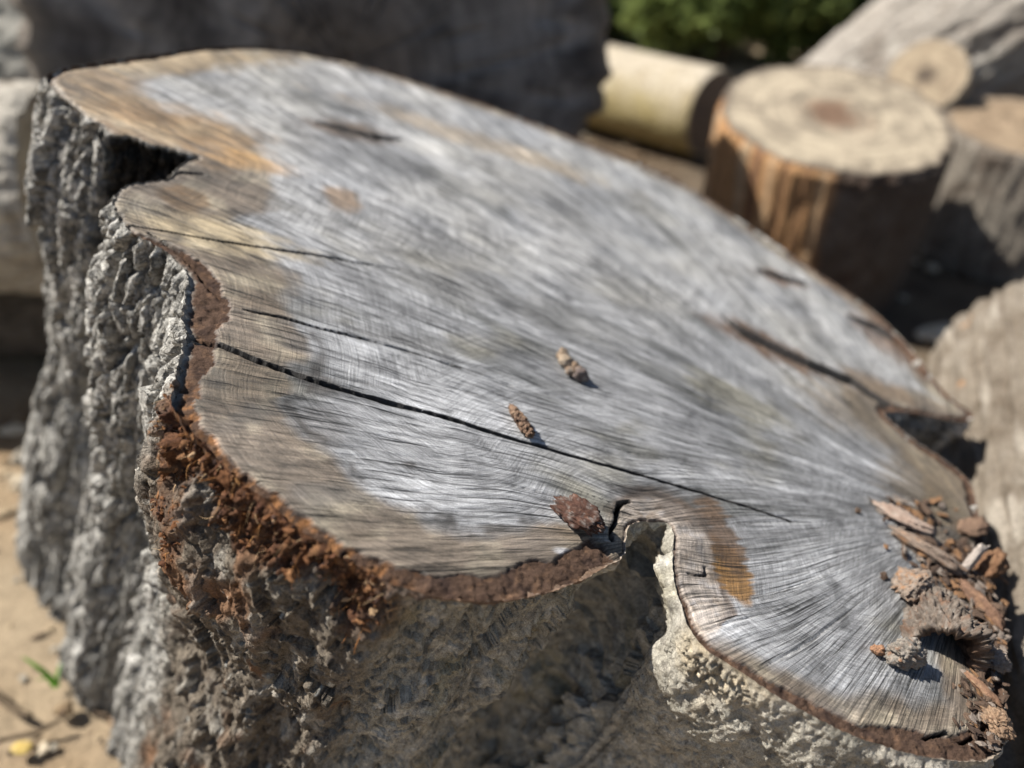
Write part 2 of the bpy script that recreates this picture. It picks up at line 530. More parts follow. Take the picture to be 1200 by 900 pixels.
def build_stump():
    root = empty('giant_stump', (0.1, 1.15, 0))
    tag(root, 'huge weathered grey stump with slanting saw-cut top, split rim and crumbling bark', 'stump')
    inv = np.array(root.location)

    # ---- side
    LJ = np.concatenate([np.arange(0, 0.34, 0.0021), 0.34 + np.cumsum(np.geomspace(0.0024, 0.02, 95))])
    LJ = LJ[LJ < 1.35]
    nj = len(LJ)
    top = face_world(ol[:, 0], ol[:, 1])
    lmax = (top[:, 2] + 0.03) / NRM[2]
    L = np.minimum(LJ[:, None], lmax[None, :])
    u = np.broadcast_to(oarc[None, :], L.shape).ravel()
    Lf = L.ravel()
    rep = lambda a: np.broadcast_to(a[None, :], L.shape).ravel()
    zl, zr, zf, zv, zt = map(rep, (zL, zR, zF, zV, zT))
    pr = rep(par)
    # swell and flare of the trunk below the cut, per place on the rim
    sm = smooth_loop(ol, 61)
    sm2 = smooth_loop(ol, 261)
    zC = zone(I_CREV0 - 0.5, I_CREV1 + 0.5, 0.4)
    keepc = (1 - zC)[None, :]
    on = smooth_loop(ON, 41); on /= np.linalg.norm(on, axis=1)[:, None] + 1e-9
    blend = sstep(0.0, 0.20, L) * keepc
    bl2 = sstep(0.03, 0.34, L) * (zV[None, :] * 0.30 + zone(I_LIP + 3, I_NOTCH1 + 3, 3.0)[None, :] * 0.25)
    S = ol[None, :, 0] * (1 - blend) + sm[None, :, 0] * blend
    T = ol[None, :, 1] * (1 - blend) + sm[None, :, 1] * blend
    S = S * (1 - bl2) + sm2[None, :, 0] * bl2
    T = T * (1 - bl2) + sm2[None, :, 1] * bl2
    corner = np.exp(-((par - (I_CORNER + 1)) / 6.0) ** 2)[None, :] * sstep(0.0, 0.40, L)
    S = S + 0.045 * corner
    S = S.ravel(); T = T.ravel()
    nx, ny = rep(on[:, 0]), rep(on[:, 1])
    q = np.stack([u, Lf, np.zeros_like(u)], 1)
    off = 0.05 * sstep(0.25, 1.1, Lf) + 0.022 * sstep(0.3, 0.75, Lf) * rep(zone(-2, I_CREV0, 1.5))
    off += zl * (1 - rep(zC)) * (0.022 * sstep(0, 0.12, Lf) - 0.02 * sstep(0.25, 0.6, Lf)) - 0.006 * rep(zC) * sstep(0, .03, Lf)
    off += zr * (0.014 * sstep(0.0, 0.12, Lf) - 0.02 * sstep(0.16, 0.4, Lf))
    off += zf * (-0.016 * sstep(0.0, 0.05, Lf) + 0.012 * sstep(0.05, 0.25, Lf))
    off += zv * (-0.034 * sstep(0.0, 0.10, Lf) + 0.01 * sstep(0.16, 0.32, Lf))
    off += zt * (0.004 * sstep(0.0, 0.03, Lf) - 0.045 * sstep(0.05, 0.3, Lf))
    big = fbm(q * np.array([7.0, 3.0, 1]) + 3, 3)
    off += 0.028 * big * sstep(0.02, 0.2, Lf) * (0.3 + 0.7 * np.clip(zl + zr + zf, 0, 1))
    # fissured bark of the lit left flank
    wx = u + 0.012 * fbm(q * np.array([18.0, 9.0, 1]) + 8, 3) + 0.006 * perlin(q * np.array([60., 30., 1]))
    f1, f2, cid = worley2(wx * 30, Lf * 5.5 + 0.4 * perlin(q * 12))
    f1b, f2b, _ = worley2(wx * 80 + 9, Lf * 22 + 4)
    crack = sstep(0.0, 0.16, f2 - f1)
    crackb = sstep(0.0, 0.18, f2b - f1b)
    scale_n = fbm(q * np.array([170., 90., 1]) + 2, 3)
    rid = ridged(q * np.array([17., 2.2, 1]) + 31, 2)
    left = 0.012 * (rid - 0.55) + 0.019 * (crack - 0.8) + 0.007 * (crackb - 0.8) + 0.003 * scale_n + facets(wx * 30, Lf * 5.5 + 0.4 * perlin(q * 12), 0.012, 1.4) + facets(wx * 80 + 9, Lf * 22 + 4, 0.0055, 1.6)
    # crumbled zone: lumps and pits
    g1, g2, gid = worley2(u * 60 + 0.8 * perlin(q * 40 + 3), Lf * 60 + 0.8 * perlin(q * 40 + 7))
    h1, h2, hid = worley2(u * 150 + 0.5 * perlin(q * 90), Lf * 150)
    wq = u + 0.010 * fbm(q * 45 + 3, 3); wl = Lf + 0.010 * fbm(q * 45 + 8, 3)
    crumb = 0.020 * fbm(q * 20 + 11, 5, gain=0.62) + facets(wq * 40, wl * 22, 0.014, 2.2) + facets(wq * 120 + 5, wl * 70, 0.005, 2.2) + facets(wq * 260 + 9, wl * 240, 0.003, 2.0) - 0.012 * sstep(.6, .95, ridged(q * 30 + 4, 3))
    # shaded front: rough stone-like old bark
    k1, k2, kid = worley2(u * 38 + 1.2 * fbm(q * 16, 3), Lf * 30 + 1.2 * fbm(q * 16 + 5, 3))
    front = 0.022 * fbm(q * np.array([13., 8., 1]) + 21, 5, gain=.55) + facets(wq * 21 + 3, wl * 12, 0.014, 1.6) + facets(wq * 60 + 5, wl * 36, 0.0042, 1.8) + facets(wq * 210 + 9, wl * 140, 0.0012, 1.8) - 0.010 * sstep(0.70, 0.95, ridged(q * np.array([20., 26., 1]) + 77, 3))
    val = 0.020 * fbm(q * 18 + 5, 4) + facets(wq * 32 + 3, wl * 26, 0.018, 1.6) + 0.004 * fbm(q * 120, 3)
    right = 0.010 * fbm(q * 16 + 2, 4) + 0.0022 * fbm(q * 150, 3) + facets(wq * 130, wl * 90, 0.0025) - 0.004 * sstep(.7, .95, ridged(q * np.array([22., 14., 1]) + 5, 3))
    # pale pithy patch that hangs below the rim of the right lobe
    cream = zone(idx(807,735), idx(905,812), 0.7, pr) * sstep(0.055, 0.03, Lf + 0.018 * fbm(q * 40, 3) + 0.004 * np.abs(pr - idx(846,774)) ** 2)
    right = right + cream * (0.004 + facets(wq * 190, wl * 260, 0.005, 2.2) + 0.004 * fbm(q * 210, 3))
    ledge = zone(idx(1035,874), idx(1125,892), 0.5, pr) * sstep(0.03, 0.015, Lf + 0.012 * fbm(q * 60, 3))
    right = right + ledge * 0.008
    wsum = zl + zr + zf + zv + zt + 1e-3
    other = np.clip(1 - wsum, 0, 1)
    crumb = crumb * (1 - sstep(0.05, 0.11, Lf)) + front * sstep(0.05, 0.11, Lf)
    rel = (zl * left + zr * crumb + zf * front + zv * val + zt * right + other * left) / np.maximum(wsum, 1)
    # crumbling eats down the corner between lit flank and shaded front
    eat = np.exp(-((pr - (I_CORNER + 0.8 + 6 * Lf)) / 2.2) ** 2) * sstep(0.45, 0.1, Lf)
    rel = rel * (1 - eat) + crumb * eat
    rel = rel * (1 - 0.35 * rep(zC)) + rep(zC) * facets(wq * 70, wl * 60, 0.010)
    ramp_in = sstep(0.0, 0.012, Lf)
    off = off + rel * ramp_in
    # a thin overhanging lip keeps the cork edge proud of the bark below it
    lip = zf * (-0.006 * sstep(0.004, 0.012, Lf))
    off += lip
    S += nx * off; T += ny * off
    V = face_world(S, T, -Lf)
    # ---- colours of the bark itself
    n1 = fbm(q * np.array([30., 12., 1]) + 60, 4)
    n2 = fbm(q * 75 + 90, 3)
    zn = np.clip(zf + zv + zt, 0, 1)
    W3 = np.where(zn > 0.05)[0]
    n1[W3] = n1[W3] * (1 - zn[W3]) + zn[W3] * fbm(V[W3] * 22 + 60, 4)
    n2[W3] = n2[W3] * (1 - zn[W3]) + zn[W3] * fbm(V[W3] * 65 + 90, 3)
    n3 = fbm(q * np.array([14., 9., 1]) + 33, 3)
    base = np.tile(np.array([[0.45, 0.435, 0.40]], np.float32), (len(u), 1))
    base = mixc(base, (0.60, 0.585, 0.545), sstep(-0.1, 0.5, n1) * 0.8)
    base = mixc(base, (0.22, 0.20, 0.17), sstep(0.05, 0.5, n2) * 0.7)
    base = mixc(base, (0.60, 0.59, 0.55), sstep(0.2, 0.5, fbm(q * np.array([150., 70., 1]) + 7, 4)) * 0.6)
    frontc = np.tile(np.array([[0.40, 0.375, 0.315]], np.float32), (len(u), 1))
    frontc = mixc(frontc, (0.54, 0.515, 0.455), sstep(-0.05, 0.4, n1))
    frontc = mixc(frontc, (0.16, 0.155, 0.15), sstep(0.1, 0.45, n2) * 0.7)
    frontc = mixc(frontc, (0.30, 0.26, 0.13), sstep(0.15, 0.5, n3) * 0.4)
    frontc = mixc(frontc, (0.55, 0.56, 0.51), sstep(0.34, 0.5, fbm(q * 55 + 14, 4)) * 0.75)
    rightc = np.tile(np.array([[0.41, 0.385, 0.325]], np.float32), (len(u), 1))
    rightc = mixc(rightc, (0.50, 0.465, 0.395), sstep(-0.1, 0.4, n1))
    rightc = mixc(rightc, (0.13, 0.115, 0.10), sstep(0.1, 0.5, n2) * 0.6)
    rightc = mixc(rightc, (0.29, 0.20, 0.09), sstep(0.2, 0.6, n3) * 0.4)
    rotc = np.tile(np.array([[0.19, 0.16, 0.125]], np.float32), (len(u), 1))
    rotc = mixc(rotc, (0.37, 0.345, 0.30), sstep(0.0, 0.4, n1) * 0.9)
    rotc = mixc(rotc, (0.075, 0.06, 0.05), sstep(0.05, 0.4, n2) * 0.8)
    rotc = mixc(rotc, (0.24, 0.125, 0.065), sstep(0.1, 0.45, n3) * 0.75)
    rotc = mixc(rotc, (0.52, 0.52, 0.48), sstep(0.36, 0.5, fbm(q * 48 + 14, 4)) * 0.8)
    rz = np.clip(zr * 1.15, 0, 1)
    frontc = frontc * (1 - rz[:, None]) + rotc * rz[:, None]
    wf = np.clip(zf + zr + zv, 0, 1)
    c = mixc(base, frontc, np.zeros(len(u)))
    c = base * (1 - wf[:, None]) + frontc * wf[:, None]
    c = c * (1 - zt[:, None]) + rightc * zt[:, None]
    rustm = np.maximum(zr * sstep(0.078, 0.028, Lf + 0.07 * n1 + 0.04 * n2), 0.9 * np.exp(-((pr - (I_CORNER + 0.5 + 5 * Lf)) / 1.1) ** 2) * sstep(0.3, 0.1, Lf + 0.1 * n2) * sstep(-0.3, 0.1, n1))
    rustm = np.maximum(rustm, zf * sstep(0.016, 0.006, Lf + 0.006 * n2) * 0.8)
    rustc = np.tile(np.array([[0.125, 0.060, 0.033]], np.float32), (len(u), 1))
    rustc = mixc(rustc, (0.28, 0.145, 0.07), sstep(0.05, 0.45, n2 + 0.25 * (_w[hid, 0] - 0.5)))
    rustc = mixc(rustc, (0.075, 0.035, 0.024), sstep(0.05, 0.4, fbm(q * 48 + 3, 3)) * 0.85)
    c = c * (1 - rustm[:, None]) + rustc * rustm[:, None]
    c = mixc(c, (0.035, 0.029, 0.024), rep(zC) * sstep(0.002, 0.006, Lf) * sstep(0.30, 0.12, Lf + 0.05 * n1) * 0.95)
    c = mixc(c, (0.50, 0.42, 0.30), cream * (0.55 + 0.4 * sstep(-.2, .3, n2)))
    c = mixc(c, (0.55, 0.50, 0.42), ledge * 0.8)
    F = grid_faces(nj, NU, True)
    # drop collapsed cells under the ground
    low = (L[:-1] >= lmax[None, :] - 1e-6)
    F = F[~low.ravel()]
    if area < 0: F = F[:, ::-1]
    cwv = np.clip(zl + other + 0.35 * (zf + zr) + 0.25 * zt, 0, 1) * (1 - rustm * 0.7) * (1 - 0.6 * cream)
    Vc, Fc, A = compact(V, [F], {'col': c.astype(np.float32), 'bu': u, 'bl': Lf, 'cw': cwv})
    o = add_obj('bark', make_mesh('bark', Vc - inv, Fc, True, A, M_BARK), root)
    tag(o, 'grey fissured bark, rusty and crumbling under the near rim')
    side = dict(S=S.reshape(L.shape), T=T.reshape(L.shape), L=L, rust=rustm.reshape(L.shape), nx=on[:, 0], ny=on[:, 1])

    # ---- saw-cut top
    t0, t1 = ol[:, 1].min(), ol[:, 1].max()
    s0, s1 = ol[:, 0].min(), ol[:, 0].max()
    # rows of the sheet follow the long crack so that its lips stay clean
    ck = np.array([face_st(*p_) for p_ in CRACK])
    gs = np.linspace(s0 - 0.02, s1 + 0.02, 800)
    gt = np.interp(gs, ck[:, 0], ck[:, 1])
    ker = np.hanning(41); ker /= ker.sum()
    gt = np.convolve(np.pad(gt, 20, 'edge'), ker, 'valid')
    tcf = lambda x: np.interp(x, gs, gt)
    olp = np.stack([ol[:, 0], ol[:, 1] - tcf(ol[:, 0])], 1)
    t0, t1 = olp[:, 1].min(), olp[:, 1].max()
    ts = [t0 - 0.004]
    while ts[-1] < t1 + 0.01:
        d = ts[-1]
        ts.append(d + (0.0006 if abs(d) < 0.008 else 0.00115 if d < 0.14 else min(0.0042, 0.00115 + 0.008 * (d - 0.14))))
    ts = np.array(ts)
    ss = np.arange(s0 - 0.004, s1 + 0.006, 0.0022)
    SS, TT = np.meshgrid(ss, ts)
    inside = np.zeros(SS.shape, bool)
    a, b = olp, np.roll(olp, -1, 0)
    for r, tv in enumerate(ts):
        hit = (a[:, 1] > tv) != (b[:, 1] > tv)
        aa, bb = a[hit], b[hit]
        xs = np.sort(aa[:, 0] + (tv - aa[:, 1]) / (bb[:, 1] - aa[:, 1]) * (bb[:, 0] - aa[:, 0]))
        inside[r] = np.searchsorted(xs, ss) % 2 == 1
    TT = TT + tcf(SS)
    nr, nc = SS.shape
    keep = inside[:-1, :-1] | inside[1:, :-1] | inside[:-1, 1:] | inside[1:, 1:]
    F = grid_faces(nr, nc)[keep.ravel()]
    used = np.unique(F)
    m = np.full(nr * nc, -1, np.int32); m[used] = np.arange(len(used))
    F = m[F]
    s = SS.ravel()[used].astype(np.float32); t = TT.ravel()[used].astype(np.float32); ins = inside.ravel()[used]
    # distance to the rim: exact near it, coarse inside
    step = 6
    co = ol[::step]
    dist = np.empty(len(s), np.float32); near = np.empty(len(s), np.int32)
    for k in range(0, len(s), 20000):
        sl_ = slice(k, k + 20000)
        dd = (s[sl_, None] - co[None, :, 0].astype(np.float32)) ** 2 + (t[sl_, None] - co[None, :, 1].astype(np.float32)) ** 2
        j = np.argmin(dd, 1); near[sl_] = j * step; dist[sl_] = np.sqrt(dd[np.arange(len(j)), j])
    close = np.where(dist < 0.09)[0]
    best = np.full(len(close), 9.0, np.float32); bi = near[close].copy()
    bs = np.zeros(len(close)); bt = np.zeros(len(close))
    for k in range(-step - 1, step + 2):
        i0 = (near[close] + k) % NU
        A0 = ol[i0]; B0 = ol[(i0 + 1) % NU]
        e = B0 - A0; w = np.stack([s[close], t[close]], 1) - A0
        h = np.clip((w * e).sum(1) / ((e * e).sum(1) + 1e-12), 0, 1)
        cpt = A0 + e * h[:, None]
        dd = np.hypot(s[close] - cpt[:, 0], t[close] - cpt[:, 1])
        bt_ = dd < best
        best = np.where(bt_, dd, best); bi = np.where(bt_, i0, bi)
        bs = np.where(bt_, cpt[:, 0], bs); bt = np.where(bt_, cpt[:, 1], bt)
    dist[close] = best; near[close] = bi
    # snap the ring of outside corners to the rim
    outm = ~ins[close]
    s[close[outm]] = bs[outm]; t[close[outm]] = bt[outm]
    dist[close[outm]] = 0
    sd = dist
    npar = par[near]
    p2 = np.stack([s, t, np.zeros_like(s)], 1)

    # grain: rays run from the rim to the pith and part round the notch
    pith = face_st(1142, 612)
    nt = face_st(758, 625)
    wv = np.stack([s - nt[0], t - nt[1]], 1)
    r2 = (wv ** 2).sum(1)
    push = 0.055 * np.exp(-r2 / 0.10 ** 2)
    ws = s + wv[:, 0] / (np.sqrt(r2) + 0.02) * push
    wt = t + wv[:, 1] / (np.sqrt(r2) + 0.02) * push
    warp = fbm(p2 * 5 + 3, 3)
    dx, dy = ws - pith[0], wt - pith[1]
    rad = np.hypot(dx, dy)
    ang = np.arctan2(-dy, -dx)                     # seam lies on the far side from the lens
    ang = ang + 0.008 * warp * np.clip(rad / 0.3, 0, 1) + 0.035 * perlin(p2 * 1.7 + 5)
    q = ang * 0.62
    l = rad
    attr_rg = sd + 0.012 * fbm(p2 * 6 + 9, 3)

    def path_d(pts, pts_w):
        """distance to a polyline and the half width there"""
        P = np.array([face_st(*x) for x in pts]); W = np.array([px_size(*x, w) for x, w in zip(pts, pts_w)])
        d = np.full(len(s), 9.0, np.float32); ww = np.zeros(len(s), np.float32)
        lo = P.min(0) - 0.04; hi = P.max(0) + 0.04
        I = np.where((s > lo[0]) & (s < hi[0]) & (t > lo[1]) & (t < hi[1]))[0]
        wob = 0.0007 * perlin(p2[I] * 40) + 0.0003 * perlin(p2[I] * 190)
        for k in range(len(P) - 1):
            e = P[k + 1] - P[k]
            h = np.clip(((s[I] - P[k][0]) * e[0] + (t[I] - P[k][1]) * e[1]) / (e @ e), 0, 1)
            dd = np.hypot(s[I] - P[k][0] - e[0] * h, t[I] - P[k][1] - e[1] * h + wob)
            upd = dd < d[I]
            d[I] = np.where(upd, dd, d[I]); ww[I] = np.where(upd, W[k] * (1 - h) + W[k + 1] * h, ww[I])
        return d, ww

    hgt = 0.0035 * fbm(p2 * 7, 3)
    groove = 0.0007 * fbm(np.stack([q * 60, l * 5, 0 * q], 1), 3)
    groove -= 0.0008 * sstep(0.55, 0.9, ridged(np.stack([q * 120, l * 9, 0 * q + 3], 1), 2))
    cracks = [
      (CRACK, [0] * 15, 0.0),
      ([(288,364),(330,372),(380,386),(425,397),(480,412),(540,432),(600,452)], [1.2,2.0,1.9,1.5,1.2,1.0,0.5], 0.02),
      ([(738,587),(727,590),(724,600),(722,612),(716,622),(717,633)], [1.6,2.6,2.6,2.2,1.7,2.2], 0.03),
      ([(826,664),(828,674),(816,674),(806,672)], [1.2,1.6,1.0,.8], 0.012),
      ([(1085,865),(1110,858),(1128,870),(1140,866),(1158,850)], [1.2,2.0,1.8,1.6,2.0], 0.016),
      ([(175,272),(205,290),(228,312),(246,338),(262,352)], [1.2,1.4,1.8,1.6,1.0], 0.014),
      ([(150,262),(260,283),(380,300),(470,316)], [.8,1.5,1.5,.6], 0.012),
      ([(850,372),(875,390),(905,405),(950,428),(1000,448),(1042,476)], [3,9,8,8,9,8], 0.020),
      ([(372,143),(400,150),(440,160),(470,163)], [2,5,5,2], 0.005),
      ([(890,317),(915,325),(945,333)], [3,6,3], 0.010),
      ([(1000,372),(1030,385),(1060,405),(1085,440)], [5,9,8,6], 0.014),
      ([(195,205),(212,203),(240,206)], [2,3,1], 0.01),
    ]
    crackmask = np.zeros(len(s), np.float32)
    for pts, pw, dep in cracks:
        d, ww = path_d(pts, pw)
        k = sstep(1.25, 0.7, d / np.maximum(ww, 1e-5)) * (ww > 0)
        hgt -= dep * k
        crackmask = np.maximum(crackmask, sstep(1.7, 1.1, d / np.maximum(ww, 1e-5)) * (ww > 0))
    # the long crack itself
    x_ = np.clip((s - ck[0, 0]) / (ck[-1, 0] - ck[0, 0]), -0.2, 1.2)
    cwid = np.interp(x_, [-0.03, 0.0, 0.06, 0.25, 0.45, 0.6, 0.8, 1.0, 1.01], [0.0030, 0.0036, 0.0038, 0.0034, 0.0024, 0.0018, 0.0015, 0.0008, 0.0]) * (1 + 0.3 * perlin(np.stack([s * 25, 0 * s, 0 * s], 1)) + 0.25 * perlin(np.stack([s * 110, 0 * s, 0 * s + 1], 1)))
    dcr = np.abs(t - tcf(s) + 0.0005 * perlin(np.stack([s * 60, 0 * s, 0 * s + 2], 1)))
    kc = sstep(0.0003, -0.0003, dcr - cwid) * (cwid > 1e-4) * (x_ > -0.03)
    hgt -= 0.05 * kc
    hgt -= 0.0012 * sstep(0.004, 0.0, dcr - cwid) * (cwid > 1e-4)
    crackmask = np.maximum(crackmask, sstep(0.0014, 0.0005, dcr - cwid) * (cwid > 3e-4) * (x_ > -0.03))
    # many hairline checks along the rays
    for _ in range(150):
        a0 = rng.uniform(-2.6, 2.6); r0 = rng.uniform(0.12, 0.75); ln = rng.uniform(0.03, 0.16)
        dq = np.abs(ang - a0) * rad
        al = (rad - r0) / ln
        wd = rng.uniform(0.0005, 0.0009)
        k = sstep(1.2, 0.5, dq / (wd * np.clip(1 - al * al, 0.02, 1))) * (np.abs(al) < 1)
        hgt -= 0.002 * k
    # cork rim
    bandw = np.interp(npar, [0, I_CREV0, I_CREV1, idx(176,284), idx(219,322), idx(214,372), idx(217,397), idx(203,450), I_CORNER, idx(274,556), I_LIP, idx(545,704), idx(622,699), idx(688,677), idx(712,663), idx(724,657), idx(748,611), idx(788,620), idx(791,685), idx(807,735), idx(846,774), idx(905,812), idx(990,858), idx(1125,892), I_RIGHT, I_RIGHT + 4, NCP],
                      [.010, .003, .003, .010, .030, .044, .028, .030, .020, .010, .020, .028, .030, .036, .030, .003, .004, .004, .006, .010, .010, .011, .017, .030, .03, .016, .010])
    bandw = bandw * (1 + 0.5 * fbm(p2 * 18 + 6, 3)) + 0.0012 * fbm(p2 * 90, 2)
    band = sstep(0.0012, -0.0012, sd - bandw)
    outer = sstep(0.010, 0.002, sd + 0.004 * fbm(p2 * 90, 2)) * zone(idx(203,302), I_CORNER, 0.5, npar)
    nzR = zR[near]
    edge = 1 - np.clip(sd / np.maximum(bandw, 1e-3), 0, 1)
    hgt += groove * (1 - band)
    hgt -= band * (0.0024 + 0.004 * edge + nzR * 0.010 * edge)
    fs = near * 0.0019
    hgt += band * (facets(s * 330, t * 330, 0.0007) + facets(s * 90, t * 90, 0.0012) + 0.0016 * fbm(p2 * 190, 3) + (0.004 + 0.006 * nzR) * fbm(p2 * 70, 3) * sstep(0, .5, edge))
    rimdip = sstep(0.004, 0.0, sd)
    hgt *= 1 - 0.9 * sstep(0.0025, 0.0, sd)
    # ---- wood colours: silver grey heart, brown sapwood, ochre and dark stains
    big1 = fbm(p2 * np.array([5., 8., 1]) + 50, 4)
    stre = fbm(np.stack([q * 15, l * 3.2, 0 * q + 7], 1), 5, gain=0.58)
    c = np.tile(np.array([[0.315, 0.318, 0.325]], np.float32), (len(s), 1))
    c = mixc(c, (0.62, 0.625, 0.64), sstep(0.0, 0.5, stre) * 0.65)
    c = mixc(c, (0.115, 0.117, 0.112), sstep(0.0, 0.42, -stre + 0.5 * big1) * 0.8)
    c = mixc(c, (0.31, 0.285, 0.21), sstep(0.1, 0.5, big1) * 0.5)
    far = sstep(0.15, 0.5, t)
    c = mixc(c, (0.52, 0.51, 0.49), far * sstep(-0.45, 0.35, 0.6 * stre + big1) * 0.7)
    sapw = np.interp(npar, [0, I_CREV1, idx(217,397), idx(274,556), I_LIP, I_NOTCH0 - 2, I_NOTCH0 + 1, I_NOTCH1, idx(905,812), I_RIGHT - 2, I_RIGHT + 5, I_RIGHT + 14, NCP - 6, NCP],
                     [.10, .11, .12, .085, .07, .065, .02, .012, .03, .06, .10, .05, .035, .09])
    sap = sstep(0.012, -0.012, sd - sapw * (1 + 0.45 * fbm(p2 * 11 + 2, 3)))
    sapc = np.tile(np.array([[0.19, 0.142, 0.095]], np.float32), (len(s), 1))
    sapc = mixc(sapc, (0.40, 0.335, 0.235), sstep(-0.1, 0.45, fbm(p2 * 16 + 31, 3)))
    sapc = mixc(sapc, (0.085, 0.07, 0.055), sstep(0.1, 0.45, fbm(p2 * 13 + 71, 3)) * 0.7)
    c = c * (1 - 0.85 * sap[:, None]) + sapc * 0.85 * sap[:, None]
    # dark water marks left inside the sapwood edge
    mark = np.exp(-((sd - sapw * (1.15 + 0.5 * fbm(p2 * 11 + 2, 3))) / 0.011) ** 2) * sstep(-0.1, 0.25, fbm(p2 * 24 + 4, 3)) * zone(idx(214,372), I_NOTCH0, 2, npar)
    c = mixc(c, (0.06, 0.052, 0.045), mark * 0.8)
    def blot(u_, v_, ru, rv, colr, amt, rot=0.0, hard=0.5):
        o_ = face_st(u_, v_); k_ = px_size(u_, v_, 1)
        ex = face_st(u_ + 1, v_) - o_; ey = face_st(u_, v_ + 1) - o_
        Mx = np.linalg.inv(np.stack([ex, ey], 1))
        g = (np.stack([s, t], 1) - o_) @ Mx.T
        cr, sr = math.cos(rot), math.sin(rot)
        gx = g[:, 0] * cr + g[:, 1] * sr; gy = -g[:, 0] * sr + g[:, 1] * cr
        e = np.hypot(gx / ru, gy / rv)
        I = np.where(e < 2.4)[0]
        e = e[I] + 0.35 * fbm(p2[I] * 40 + u_, 3) + 0.7 * stre[I] + 0.5 * fbm(np.stack([q[I] * 120, l[I] * 10, 0 * q[I] + 3], 1), 2)
        c[I] = mixc(c[I], colr, sstep(1.0 + hard, 1.0 - hard, e) * amt)
        return c
    ringz = zone(idx(737,618), idx(822,756), 1.2, npar) * zone(0, idx(872,790), 2.0, npar)
    rw = np.interp(npar, [idx(724,657), idx(748,611), idx(788,620), idx(791,685), idx(822,756), idx(872,790)], [.010, .030, .046, .058, .040, .015]) * (1 + 0.18 * fbm(p2 * 30 + 8, 3))
    inr = sstep(0.003, -0.003, sd - rw) * ringz
    pale = np.tile(np.array([[0.56, 0.48, 0.41]], np.float32), (len(s), 1))
    pale = mixc(pale, (0.30, 0.225, 0.16), sstep(0.0, .4, fbm(p2 * 38 + 2, 4)) * .8)
    pale = mixc(pale, (0.52, 0.48, 0.46), sstep(0.1, .4, fbm(p2 * 60 + 22, 3)) * .7)
    c = c * (1 - 0.85 * inr[:, None]) + pale * 0.85 * inr[:, None]
    line = np.exp(-((sd - rw * 1.08) / 0.007) ** 2) * ringz
    c = mixc(c, (0.15, 0.095, 0.055), line * 0.75)
    OCH, DRK, CRM = (0.36, 0.215, 0.085), (0.075, 0.06, 0.05), (0.62, 0.52, 0.36)
    c = blot(862, 676, 17, 42, (0.30, 0.155, 0.04), 0.92, -0.48, 0.2)
    c = blot(850, 632, 15, 44, (0.15, 0.09, 0.05), 0.85, -0.5, 0.25)
    c = blot(806, 606, 34, 10, (0.13, 0.10, 0.08), 0.7, 0.5, 0.4)
    c = blot(215, 232, 25, 14, (0.16, 0.10, 0.05), 0.85, 0.2, 0.3)
    c = blot(210, 150, 110, 26, OCH, 0.55, 0.25)
    c = blot(290, 190, 60, 12, (0.42, 0.25, 0.10), 0.7, 0.15)
    c = blot(110, 95, 60, 14, (0.34, 0.24, 0.14), 0.6, 0.3)
    c = blot(260, 275, 90, 16, (0.55, 0.44, 0.27), 0.7, 0.25)
    c = blot(230, 70, 120, 12, (0.50, 0.38, 0.23), 0.6, 0.0)
    c = blot(400, 232, 22, 14, (0.30, 0.19, 0.10), 0.7, 0.3, 0.4)
    c = blot(405, 152, 50, 9, (0.13, 0.09, 0.06), 0.85, 0.2)
    c = blot(905, 408, 75, 11, (0.15, 0.085, 0.045), 0.9, 0.5, 0.3)
    c = blot(1020, 452, 50, 12, (0.24, 0.17, 0.11), 0.8, 0.35, 0.4)
    c = blot(1040, 395, 45, 16, (0.22, 0.14, 0.09), 0.8, 0.7, 0.4)
    c = blot(915, 326, 35, 6, (0.18, 0.11, 0.07), 0.8, 0.3, 0.4)
    c = blot(990, 335, 60, 10, (0.30, 0.22, 0.15), 0.6, 0.6)
    c = blot(1090, 565, 55, 40, (0.24, 0.18, 0.11), 0.7, 0.6)
    c = blot(1000, 480, 60, 22, (0.27, 0.21, 0.14), 0.6, 0.5)
    c = blot(560, 165, 130, 9, (0.48, 0.36, 0.22), 0.5, 0.32)
    c = blot(375, 450, 20, 12, DRK, 0.6, 0.3, 0.5)
    c = blot(380, 500, 26, 20, DRK, 0.35, 0.6, 0.5)
    c = blot(760, 577, 40, 7, DRK, 0.75, 0.1, 0.4)
    c = blot(600, 625, 45, 10, (0.12, 0.10, 0.08), 0.5, 0.05, 0.4)
    c = blot(480, 545, 10, 5, DRK, 0.6, 0.1, 0.4)
    c = blot(535, 340, 70, 16, (0.17, 0.165, 0.15), 0.5, 0.3)
    c = blot(660, 370, 80, 18, (0.19, 0.185, 0.17), 0.45, 0.35)
    c = blot(870, 470, 60, 14, (0.33, 0.30, 0.20), 0.5, 0.45)
    c = blot(470, 400, 60, 10, (0.17, 0.165, 0.155), 0.45, 0.25)
    c = blot(660, 646, 14, 5, (0.72, 0.72, 0.74), 0.8, 0.2, 0.4)
    c = mixc(c, (0.016, 0.013, 0.012), sstep(0.2, 0.7, crackmask) * 0.95)  # cracks painted near-black, for dirt and for the shade inside
    # cork band colours
    cork = np.tile(np.array([[0.105, 0.066, 0.047]], np.float32), (len(s), 1))
    cork = mixc(cork, (0.055, 0.036, 0.030), sstep(0.0, 0.4, fbm(p2 * 55, 4)) * 0.85)
    cork = mixc(cork, (0.20, 0.12, 0.075), sstep(0.1, 0.45, fbm(p2 * 95 + 40, 3)) * 0.7)
    cork = mixc(cork, (0.34, 0.165, 0.07), np.clip(nzR, 0, 1) * .8 * sstep(-0.1, 0.3, fbm(p2 * 80 + 9, 3)))
